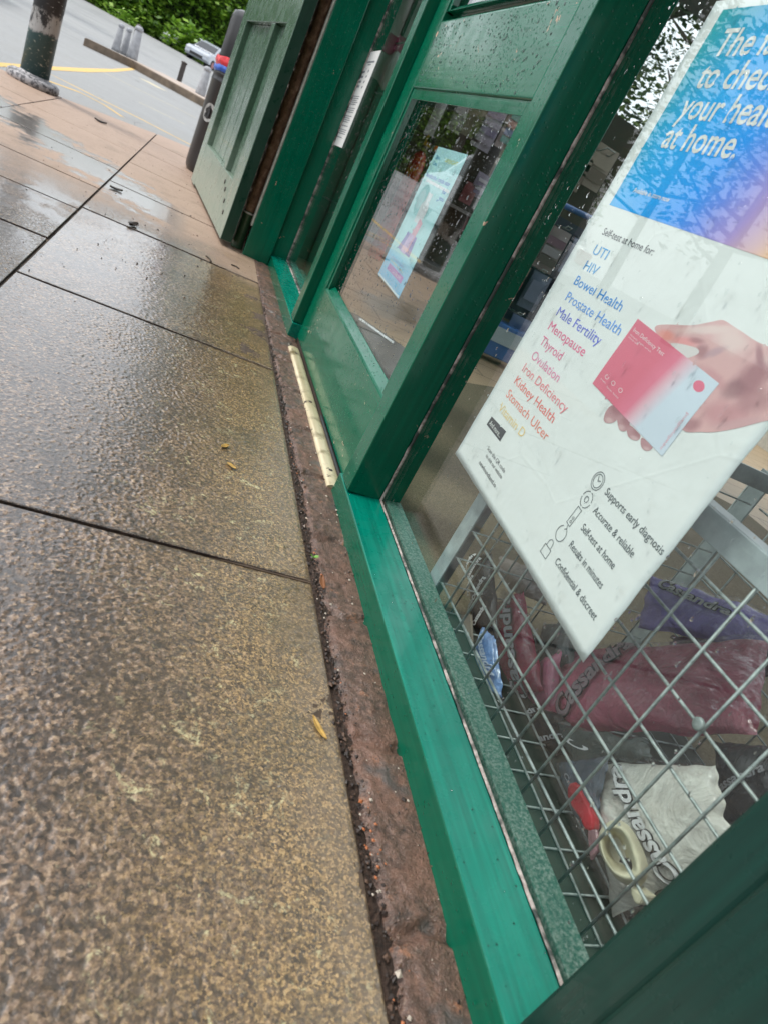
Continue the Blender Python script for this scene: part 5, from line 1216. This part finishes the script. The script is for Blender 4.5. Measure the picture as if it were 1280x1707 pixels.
pack('bagged_slippers', 'big dusty maroon bag with black outlined lettering in the middle of the bin', X([(915, 1092), (1280, 1068), (1262, 1225), (893, 1218)], [.700, .78, .72, .66]), m_maroon, .030, [(CS, (962, 1212), (1092, 1088), (-19, -20), flat('maroon_lettering', (.30, .22, .24)), tk)], seed=11, nu=44, nv=34, film=True)
pack('bagged_slippers', 'lilac bag with pale lettering high at the back of the wire bin', X([(1085, 960), (1300, 1030), (1320, 1092), (1062, 1046)], [.86, .84, .82, .84]), m_purple, .020, [(CS, (1112, 986), (1246, 1042), (8, -15), tsil, tk)], seed=13, nu=34, film=True)
pack('bagged_slippers', 'taupe fabric roll behind the black bag under the poster edge', X([(833, 926), (890, 950), (910, 1010), (842, 978)], .700), m_greyfab, .022, [('our', .10, .45, .3, .1, .16, tg, None)], seed=17)
pack('bagged_slippers', 'smoky grey clear bag between wine red and maroon bags', X([(905, 1040), (958, 1040), (955, 1110), (880, 1185)], .690), m_dkgrey, .016, [(CS, .25, .92, .12, -.6, .10, flat('faint_lettering', (.2, .21, .21)), None)], seed=19, film=True)
pack('bagged_slippers', 'crumpled black bag with outlined letters low in the wire bin', X([(842, 1165), (935, 1190), (985, 1258), (862, 1262)], .650), mk_blackbag, .012, [(CS, (850, 1225), (915, 1185), (-8, -9), tsil, tk), (CS, (880, 1250), (960, 1232), (-3, -12), tg, None)], seed=23)
pack('bagged_slippers', 'cream fleece slippers in a clear bag with white black edged lettering', X([(992, 1272), (1192, 1276), (1225, 1425), (1020, 1530)], [.632, .655, .645, .620]), m_cream, .020, [(CS, (1153, 1466), (1050, 1282), (-26, 15), flat('white_bold_lettering', (.78, .78, .78)), tk)], seed=29, nu=34, nv=34, film=True)
pack('bagged_slippers', 'bluish empty end of a clear bag above the cream slippers', X([(925, 1272), (1016, 1260), (996, 1350), (968, 1380)], .612), bagmat('bluish_clear_film', (.10, .125, .165), .15), .007, [(CS, .16, .22, .2, .7, .10, flat('film_lettering', (.26, .29, .34)), None)], seed=31, film=True)
pack('bagged_slippers', 'dark crumpled film between the maroon and cream bags', X([(925, 1205), (1080, 1235), (1085, 1268), (955, 1275)], .640), m_dkgrey, .010, [('C', .3, .7, .1, -.1, .35, tw, tk)], seed=37)
pack('bagged_slippers', 'dusty pink bag end under the big maroon bag at left', X([(882, 1118), (935, 1085), (925, 1180), (872, 1172)], .665), bagmat('dusty_pink_bag', (.48, .13, .22), .3), .016, [], seed=41)
pack('bagged_slippers', 'dark plum bag lying behind the maroon bag at right', X([(1120, 1058), (1330, 1075), (1330, 1140), (1110, 1095)], .84), bagmat('dark_plum_bag', (.07, .03, .05), .3), .018, [], seed=43)
pack('bagged_slippers', 'charcoal bag at the near end of the wire bin behind the cream bag', X([(1190, 1235), (1330, 1250), (1330, 1400), (1200, 1370)], .72), bagmat('charcoal_bag', (.03, .03, .032), .2), .02, [('Cassandra', (1210, 1330), (1300, 1290), (-6, -14), tg, None)], seed=47)
pack('bagged_slippers', 'black bag lying flat at the foot of the wire bin under the ivory slipper', X([(975, 1440), (1040, 1480), (1060, 1560), (985, 1560)], .640), mk_blackbag, .012, [(CS, (1030, 1508), (1075, 1500), (-2, -12), tg, None)], seed=53)
# red slipper sole standing by the clear bag
t = thing('red_sole', 'narrow glossy red sole poking from clear film in the wire bin', 'sole', tuple(atx(965, 1340, .600)))
mb = MB(); ol = [atx(900 + a/4.267, 1250 + b/4.267, .603) for a, b in [(205,235),(240,225),(270,250),(300,320),(345,400),(370,480),(372,560),(350,580),(310,565),(270,480),(215,400),(188,330),(185,270)]]; mb.prism([tuple(p_) for p_ in ol], (.012, 0, 0)); obj('sole', mb, m_redp, t, bev=.003)
mb = MB(); ol = [atx(900 + a/4.267, 1250 + b/4.267, .604) for a, b in [(330,570),(385,560),(405,650),(400,720),(350,790),(340,700)]]; mb.prism([tuple(p_) for p_ in ol], (.006, 0, 0)); obj('film_tail', mb, bagmat('clear_pinkish_film', (.30, .16, .18), .15), t, bev=.002)
# ivory slipper opening: a felt heel with a hollow
t = thing('ivory_slipper', 'ivory felt slipper with open mouth at the foot of the cream bag', 'slipper', tuple(atx(1030, 1430, .598)))
def sl_pt(a, b, x): return atx(900 + a/4.267, 1250 + b/4.267, x)
rim = [(418,640),(432,585),(480,545),(545,545),(600,580),(640,650),(668,740),(690,820),(700,880),(640,905),(560,900),(500,860),(450,770),(425,700)]
out = [(408,640),(420,565),(480,505),(560,490),(640,540),(690,630),(740,730),(770,820),(765,930),(680,1000),(600,960),(520,905),(455,800),(415,710)]
inn = [(470,650),(480,610),(510,585),(545,585),(575,610),(600,660),(620,740),(640,810),(640,850),(610,860),(570,850),(530,820),(490,770),(472,710)]
n = len(rim); mb = MB()
R0 = [sl_pt(a, b, .598) for a, b in out]; R1 = [sl_pt(a, b, .570) for a, b in rim]; R2 = [sl_pt(a, b, .596) for a, b in inn]; R3 = [sl_pt((a-545)*.8+545, (b-720)*.8+720, .622) for a, b in inn]
mb.add([tuple(p_) for p_ in R0 + R1 + R2 + R3], [(r_*n+i, r_*n+(i+1)%n, (r_+1)*n+(i+1)%n, (r_+1)*n+i) for r_ in range(3) for i in range(n)] + [tuple(range(3*n, 4*n))])
so = obj('upper', mb, m_ivory, t, True); ss = so.modifiers.new('sub', 'SUBSURF'); ss.levels = 2; ss.render_levels = 2
mb = MB(); ol = [sl_pt(a, b, .590) for a, b in [(630,950),(690,1000),(735,1030),(700,1100),(670,1100),(640,1030)]]; mb.prism([tuple(p_) for p_ in ol], (.02, 0, 0)); obj('sole_edge', mb, m_ivory, t, bev=.004)
mb = MB(); ol = [sl_pt(a, b, .590) for a, b in [(575,760),(600,770),(650,780),(705,800),(690,840),(720,850),(700,880),(640,880),(615,850),(620,825),(560,795)]]; mb.prism([tuple(p_) for p_ in ol], (.004, 0, 0)); obj('heel_tag', mb, tk, t)
# the clear film over the cream slippers
cf = X([(1040, 1258), (1195, 1262), (1232, 1400), (1000, 1410)], [.590, .605, .602, .580])
mb = MB()
def film(u, v):
    p_ = (cf[0]*(1-u) + cf[1]*u)*(1-v) + (cf[3]*(1-u) + cf[2]*u)*v
    return (p_.x - .006*math.sin(u*3.1)*math.sin(v*3.1) - .005*noise.noise(Vector((p_.y*30, p_.z*30, 4))), p_.y, p_.z)
# small pale card lying at the far end of the bin
mb = MB(); ol = X([(739, 1026), (783, 1024), (786, 1098), (762, 1070)], .590); mb.prism([tuple(p_) for p_ in ol], (.004, 0, 0)); single('card_flap', mb, plain('buff_card', (.32, .28, .23), .8), 'buff cardboard flap at the far foot of the wire bin', 'card', tuple(ol[0]))

# ------------------------------------------------------------------ shop displays deeper inside
ST = 3.08
Y3 = lambda a, b: aty(a, b, ST)
st = thing('display_stand', 'blue arched metal display stand hung with packets inside the shop', 'display stand', (1.55, ST, 0))
m_bluest = plain('blue_stand_paint', (.06, .16, .42), .3, var=.2, scale=10, coat=.3)
mb = MB()
arc = [(1.30, ST, .0), (1.30, ST, .66)] + [(1.30 + .06 - .06*math.cos(a), ST, .66 + .075*math.sin(a)) for a in np.linspace(.2, 1.5, 5)] + [(1.68 + .07*math.sin(a), ST, .735 + .02 - .07*(1-math.cos(a))) for a in np.linspace(0, 1.5, 6)] + [(1.75, ST, .60), (1.75, ST, 0)]
mb.tube(arc, .013, 10); obj('arch_frame', mb, m_bluest, st, True)
mb = MB(); mb.box(1.32, 1.735, ST+.01, ST+.02, .20, .70); obj('back_panel', mb, plain('dark_blue_panel', (.012, .022, .05), .4), st)
mb = MB(); mb.box(1.31, 1.74, ST-.12, ST+.01, .03, .19); obj('bottom_box', mb, m_bluest, st, bev=.006)
mb = MB(); mb.box(1.34, 1.70, ST-.125, ST-.121, .10, .17); obj('bottom_label', mb, flat('pale_blue_card', (.40, .50, .56)), st)
for z in (.66, .46, .25):
    for x in (1.40, 1.53, 1.66):
        mb = MB(); mb.tube([(x-.012, ST+.01, z), (x-.012, ST-.10, z+.004), (x-.012, ST-.115, z+.014)], .0028, 6); mb.tube([(x+.012, ST+.01, z), (x+.012, ST-.10, z+.004), (x+.012, ST-.115, z+.014), (x-.012, ST-.115, z+.014)], .0028, 6); obj('hook', mb, m_wire, st, True)
def packet(x, y, z, w_, h_, col, label, stripes=None, text=None, tcol=(.05, .05, .05), grp='packets hanging on the shop displays'):
    t = thing('hanging_packet', label, 'packet', (x, y, z), 0, grp)
    r = random.Random(int(x*1000) + int(z*1000)); tl = r.uniform(-.006, .006)
    mb = MB(); mb.grid(lambda u, v: (x - w_/2 + w_*u + tl*v, y - .012*math.sin(math.pi*u)*math.sin(math.pi*min(1, v*1.3)) - .03, z - h_*v), 8, 8)
    mb.grid(lambda u, v: (x - w_/2 + w_*u + tl*v, y - .024, z - h_*v), 2, 2, flip=True); obj('card', mb, flat('packet_card', col, .35), t, True)
    if stripes:
        for k, c in enumerate(stripes):
            v0 = .22 + .68*k/len(stripes); mb = MB(); mb.box(x - w_*.42, x + w_*.42, y-.046, y-.0445, z - h_*(v0 + .55/len(stripes)), z - h_*v0); obj('print_band', mb, flat('packet_print', c, .4), t)
    if text:
        mb = MB(); put_text(mb, text, lambda u, v: (x - w_*.38 + u, y - .0475, z - h_*.86 + v), w_*.76, h_*.26, .02); obj('print', mb, flat('packet_lettering', tcol), t)
packet(1.40, ST-.03, .655, .10, .15, (.38, .38, .38), 'clear pale packet on the top left hook of the blue stand', [(.28,.27,.30),(.45,.42,.42)])
packet(1.53, ST-.03, .655, .11, .19, (.26, .22, .22), 'grey packet with mauve header on the top middle hook of the blue stand', [(.20,.12,.17),(.30,.30,.33),(.10,.09,.08)])
packet(1.66, ST-.03, .655, .10, .16, (.16, .22, .36), 'blue packet on the top right hook of the blue stand', [(.25,.30,.42)])
packet(1.42, ST-.05, .455, .12, .19, (.22, .18, .13), 'buff packet with red check print and number on the stand', [(.05,.03,.03),(.30,.07,.10),(.04,.03,.03),(.28,.08,.11)], '428', (.03, .03, .03))
packet(1.56, ST-.03, .455, .10, .17, (.12, .16, .24), 'slate blue packet in the middle row of the blue stand', [(.16,.20,.30)])
packet(1.68, ST-.03, .455, .09, .17, (.10, .14, .30), 'deep blue packet at the right of the middle row', [(.20,.26,.44)])
packet(1.42, ST-.04, .245, .12, .08, (.34, .20, .24), 'small pink striped packet on the lowest hook of the blue stand', [(.10,.06,.08),(.42,.30,.32),(.06,.05,.06)])
packet(1.58, ST-.03, .245, .11, .07, (.13, .18, .32), 'small blue packet on the lowest hook of the blue stand')
# tall pegboard display further back
PB = 5.25
m_peg = plain('olive_pegboard', (.055, .055, .032), .8, var=.4, scale=5)
pg = thing('pegboard_display', 'tall olive pegboard display of hanging cards at the back of the shop', 'display', (2.4, PB, 0))
mb = MB(); mb.box(1.0, 2.3, PB, PB+.03, .0, 2.2); mb.box(2.3, 4.6, PB, PB+.03, .0, 1.25); obj('board', mb, m_peg, pg)
mb = MB(); mb.box(1.05, 4.6, PB-.30, PB-.002, .0, .10); mb.box(1.05, 4.6, PB-.30, PB-.002, .50, .52); obj('shelf', mb, plain('grey_shelf', (.20, .20, .19), .5), pg)
CARDS = [(724, 188, .07, .30, (.45,.46,.47), None), (760, 190, .10, .22, (.36,.37,.35), [(.5,.5,.5),(.3,.3,.3)]), (790, 190, .16, .30, (.15,.16,.09), None), (811, 208, .15, .32, (.36,.35,.42), [(.30,.27,.40),(.42,.40,.48),(.26,.24,.36),(.40,.38,.46)]), (852, 215, .18, .30, (.40,.34,.33), [(.14,.40,.36),(.55,.32,.30),(.20,.25,.42),(.14,.36,.32)]),
         (822, 290, .12, .20, (.46,.40,.27), [(.30,.40,.42)]), (803, 312, .20, .16, (.30,.28,.36), [(.5,.5,.55),(.22,.2,.3),(.5,.5,.55),(.22,.2,.3)]), (775, 320, .10, .14, (.22,.07,.07), None), (840, 255, .12, .16, (.38,.36,.34), None)]
NM = ['narrow white card at the left end of the pegboard', 'pale grey card with bands on the pegboard', 'broad olive card on the pegboard', 'lavender striped card hanging on the pegboard', 'card with teal and pink stripes at the right of the pegboard row', 'cream packet hanging lower on the pegboard', 'packet with white and violet stripes lower on the pegboard', 'small dull red packet beside the violet striped one', 'plain grey packet under the teal striped card']
for (a, b, w_, h_, c, s_), lb in zip(CARDS, NM):
    p_ = aty(a, b, PB); packet(p_.x, PB-.05, p_.z + h_/2, w_, h_, c, lb, s_)
    mb = MB(); mb.tube([(p_.x, PB, p_.z + h_/2 - .01), (p_.x, PB-.16, p_.z + h_/2 - .005), (p_.x+.03, PB-.17, p_.z + h_/2 + .01)], .004, 6); obj('hook', mb, m_wire, pg, True)
# cards on a nearer rack, seen beside the post
RK = 3.6
rk = thing('card_rack', 'brown rack of buff cards standing behind the blue stand', 'rack', (1.75, RK, 0))
mb = MB(); mb.box(1.45, 2.5, RK, RK+.02, 0, 1.24); obj('board', mb, plain('dark_brown_board', (.05, .045, .03), .7, var=.3, scale=6), rk)
for (a, b, w_, h_, c, lb) in [(958, 262, .13, .20, (.24,.20,.15), 'buff card on the brown rack, left of two'), (990, 262, .15, .20, (.30,.26,.21), 'wider buff card on the brown rack, right of two')]:
    p_ = aty(a, b, RK); packet(p_.x, RK-.05, p_.z + h_*.3, w_, h_, c, lb, [(.36,.32,.26),(.16,.13,.10)])
for (a, b) in [(955, 240), (990, 252)]:
    p_ = aty(a, b, RK); mb = MB(); mb.tube([(p_.x-.03, RK, p_.z), (p_.x-.03, RK-.12, p_.z), (p_.x-.02, RK-.15, p_.z+.02), (p_.x+.03, RK-.15, p_.z+.02), (p_.x+.03, RK-.12, p_.z), (p_.x+.03, RK, p_.z)], .0035, 6); obj('hook', mb, m_wire, rk, True)
# fire extinguisher inside the door
ex = (1.255, 4.72, 0)
t = thing('fire_extinguisher', 'tall slim dark red extinguisher standing inside the door', 'extinguisher', ex)
m_red = plain('extinguisher_red', (.50, .04, .03), .3, var=.15, coat=.4)
mb = MB(); mb.lathe([(.048, .0), (.05, .01), (.05, .62), (.046, .655), (.034, .685), (.018, .70), (.018, .72)], ex, 24); obj('cylinder', mb, m_red, t, True)
mb = MB(); mb.lathe([(.0, .70), (.022, .705), (.022, .745), (.012, .75), (.012, .765)], ex, 14); obj('valve', mb, plain('valve_metal', (.3, .28, .22), .4, metal=.6), t, True)
mb = MB(); mb.hexa([(ex[0]-.02, ex[1]-.09, .765), (ex[0]+.02, ex[1]-.09, .765), (ex[0]+.02, ex[1]+.03, .765), (ex[0]-.02, ex[1]+.03, .765), (ex[0]-.02, ex[1]-.09, .80), (ex[0]+.02, ex[1]-.09, .80), (ex[0]+.02, ex[1]+.03, .778), (ex[0]-.02, ex[1]+.03, .778)]); obj('lever', mb, m_black, t, bev=.004)
mb = MB(); mb.box(ex[0]-.03, ex[0]+.012, ex[1]-.062, ex[1]-.055, .74, .80); obj('yellow_tag', mb, flat('yellow_tag', (.70, .48, .04)), t)
mb = MB(); mb.lathe([(.016, -.006), (.018, 0), (.016, .006)], (0, 0, 0), 14); mb.map(lambda x, y, z: (ex[0]+.06 + x, ex[1]-.05 + z, .755 + y)); obj('orange_gauge', mb, flat('orange_gauge', (.75, .22, .03)), t)
mb = MB(); mb.tube([(ex[0]+.02, ex[1], .735), (ex[0]+.07, ex[1]-.02, .72), (ex[0]+.085, ex[1]-.02, .55), (ex[0]+.06, ex[1]-.03, .35)], .011, 8); obj('hose', mb, m_black, t, True)
# pink headed packet and pale packets in the sidelight
SLB = 3.45
rk2 = thing('side_display', 'dark display rack inside the narrow sidelight window', 'display', (.66, SLB, 0))
mb = MB(); mb.box(.53, .80, SLB, SLB+.02, 0, 1.7); obj('board', mb, m_peg, rk2)
mb = MB(); mb.box(.53, .80, SLB-.14, SLB-.002, .12, .30); obj('lower_tray', mb, plain('black_tray', (.02, .02, .022), .4), rk2, bev=.004)
p_ = aty(664, 60, SLB-.05); q_ = aty(640, 140, SLB-.05)
t = thing('hanging_packet', 'white packet with bright pink rounded header hanging in the sidelight', 'packet', tuple(p_), 0, 'packets hanging on the shop displays')
hh = p_.z - q_.z; xc = (p_.x + q_.x)/2
mb = MB(); mb.prism([(xc-.07, SLB-.06, q_.z), (xc+.07, SLB-.06, q_.z), (xc+.07, SLB-.06, p_.z-.08), (xc-.07, SLB-.06, p_.z-.08)], (0, .01, 0)); obj('card', mb, flat('grey_white_card', (.50, .49, .47)), t)
mb = MB(); mb.prism([(xc-.07, SLB-.062, p_.z-.078), (xc+.07, SLB-.062, p_.z-.078), (xc+.07, SLB-.062, p_.z-.02), (xc+.05, SLB-.062, p_.z+.005), (xc-.05, SLB-.062, p_.z+.005), (xc-.07, SLB-.062, p_.z-.02)], (0, .012, 0)); obj('header', mb, flat('pink_header', (.50, .03, .18)), t, bev=.003)
mb = MB(); mb.lathe([(.001, -.09), (.03, -.07), (.035, .02), (.012, .06), (.001, .065)], (xc+.01, SLB-.066, q_.z + hh*.36), 14); obj('blister', mb, flat('white_blister', (.70, .70, .70), .15), t, True)
mb = MB(); put_text(mb, 'LIGHT CARE', lambda u, v: (xc-.062 + v, SLB-.0625, q_.z + .02 + u), hh*.42, .022, .01); obj('print', mb, flat('grey_packet_print', (.28, .27, .27)), t)
mb = MB(); mb.tube([(p_.x, SLB, p_.z-.03), (p_.x, SLB-.13, p_.z-.03), (p_.x+.03, SLB-.14, p_.z-.01)], .004, 6); obj('hook', mb, m_wire, rk2, True)
for (a, b, w_, h_, lb) in [(672, 8, .05, .22, 'narrow grey packet high in the sidelight, left of two'), (706, 12, .06, .26, 'narrow white packet high in the sidelight, right of two')]:
    p2_ = aty(a, b, SLB-.05); packet(p2_.x, SLB-.04, p2_.z + h_*.5, w_, h_, (.5, .5, .5), lb)
for (a, b) in [(640, 162), (660, 215)]:
    p2_ = aty(a, b, SLB); mb = MB(); mb.tube([(p2_.x-.04, SLB, p2_.z), (p2_.x-.04, SLB-.12, p2_.z), (p2_.x+.02, SLB-.14, p2_.z+.02), (p2_.x+.04, SLB-.14, p2_.z)], .004, 6); obj('hook', mb, m_wire, rk2, True)
# ------------------------------------------------------------------ rain drops on the panes and the paint
def drops(mb, n, place, sr, seed, nrm, run=1.0):
    """place(r) -> point on the surface; nrm: outward normal; flat domes, slightly stretched down the pane"""
    r = random.Random(seed); N_ = Vector(nrm).normalized(); up = Vector((0, 0, 1)) if abs(N_.z) < .8 else Vector((0, 1, 0)); a = up.cross(N_).normalized(); b = N_.cross(a)
    for _ in range(n):
        p = place(r); s = sr[0] + (sr[1]-sr[0]) * r.random() ** 2.2; e = 1 + run * r.random() ** 2; k = 6
        ph = r.random()
        ring0 = [p + a*s*math.cos(q+ph) + b*s*e*math.sin(q+ph) for q in np.linspace(0, 2*math.pi, k+1)[:-1]]
        ring1 = [p + (a*s*math.cos(q+ph) + b*s*e*math.sin(q+ph))*.62 + N_*s*.42 for q in np.linspace(0, 2*math.pi, k+1)[:-1]]
        mb.add(ring0 + ring1 + [p + N_*s*.58], [(i, (i+1)%k, k+(i+1)%k, k+i) for i in range(k)] + [(k+i, k+(i+1)%k, 2*k) for i in range(k)])
mb = MB()
drops(mb, 1000, lambda r: Vector((.48145, r.uniform(.24, 1.04), .06 + (r.random() ** .8)*.86)), (.0005, .0022), 1, (-1, 0, 0), 1.6)
def dplace(r):
    y = r.uniform(1.24, 1.93); return Vector((fx(DF+.0205, y) - .00005, y, r.uniform(.21, .71)))
drops(mb, 1700, dplace, (.0006, .0026), 2, (-1, .0, 0), 1.2)
def splace(r):
    y = r.uniform(2.2, 2.93); return Vector((fx(.4815, y) - .00005, y, r.uniform(.3, 1.1)))
drops(mb, 700, splace, (.0010, .0032), 3, (-1, 0, 0), 1.0)
def lplace(r):
    y = r.uniform(1.22, 1.94); return Vector((fx(DF+.0004, y) - .00005, y, r.uniform(.735, .875)))
drops(mb, 450, lplace, (.0008, .0026), 4, (-1, 0, 0), .8)
drops(mb, 160, lambda r: Vector((r.uniform(.415, .47), 1.0459, r.uniform(.1, .95))), (.0004, .0012), 5, (0, -1, 0), 1.2)
def s2(r):
    y = r.uniform(.22, 1.04); x = r.uniform(.415, .473); return Vector((x, y, .0415 + .007*(x-.4105)/.0655 + .0002))
drops(mb, 130, s2, (.0004, .0013), 6, (-.1, 0, 1), .2)
tag(obj('rain_drops', mb, m_water, smooth=True), 'small rain drops beaded over the panes and green paint', None, None, 'stuff')
# chips of pale primer on the putty side and a screw hole in the sill
mb = MB(); c = gnd(719, 1119, .046); mb.lathe([(.0022, 0), (.0018, .0004), (.001, -.0006)], (c.x, c.y, .0462), 10); obj('screw_hole', mb, m_black, win)
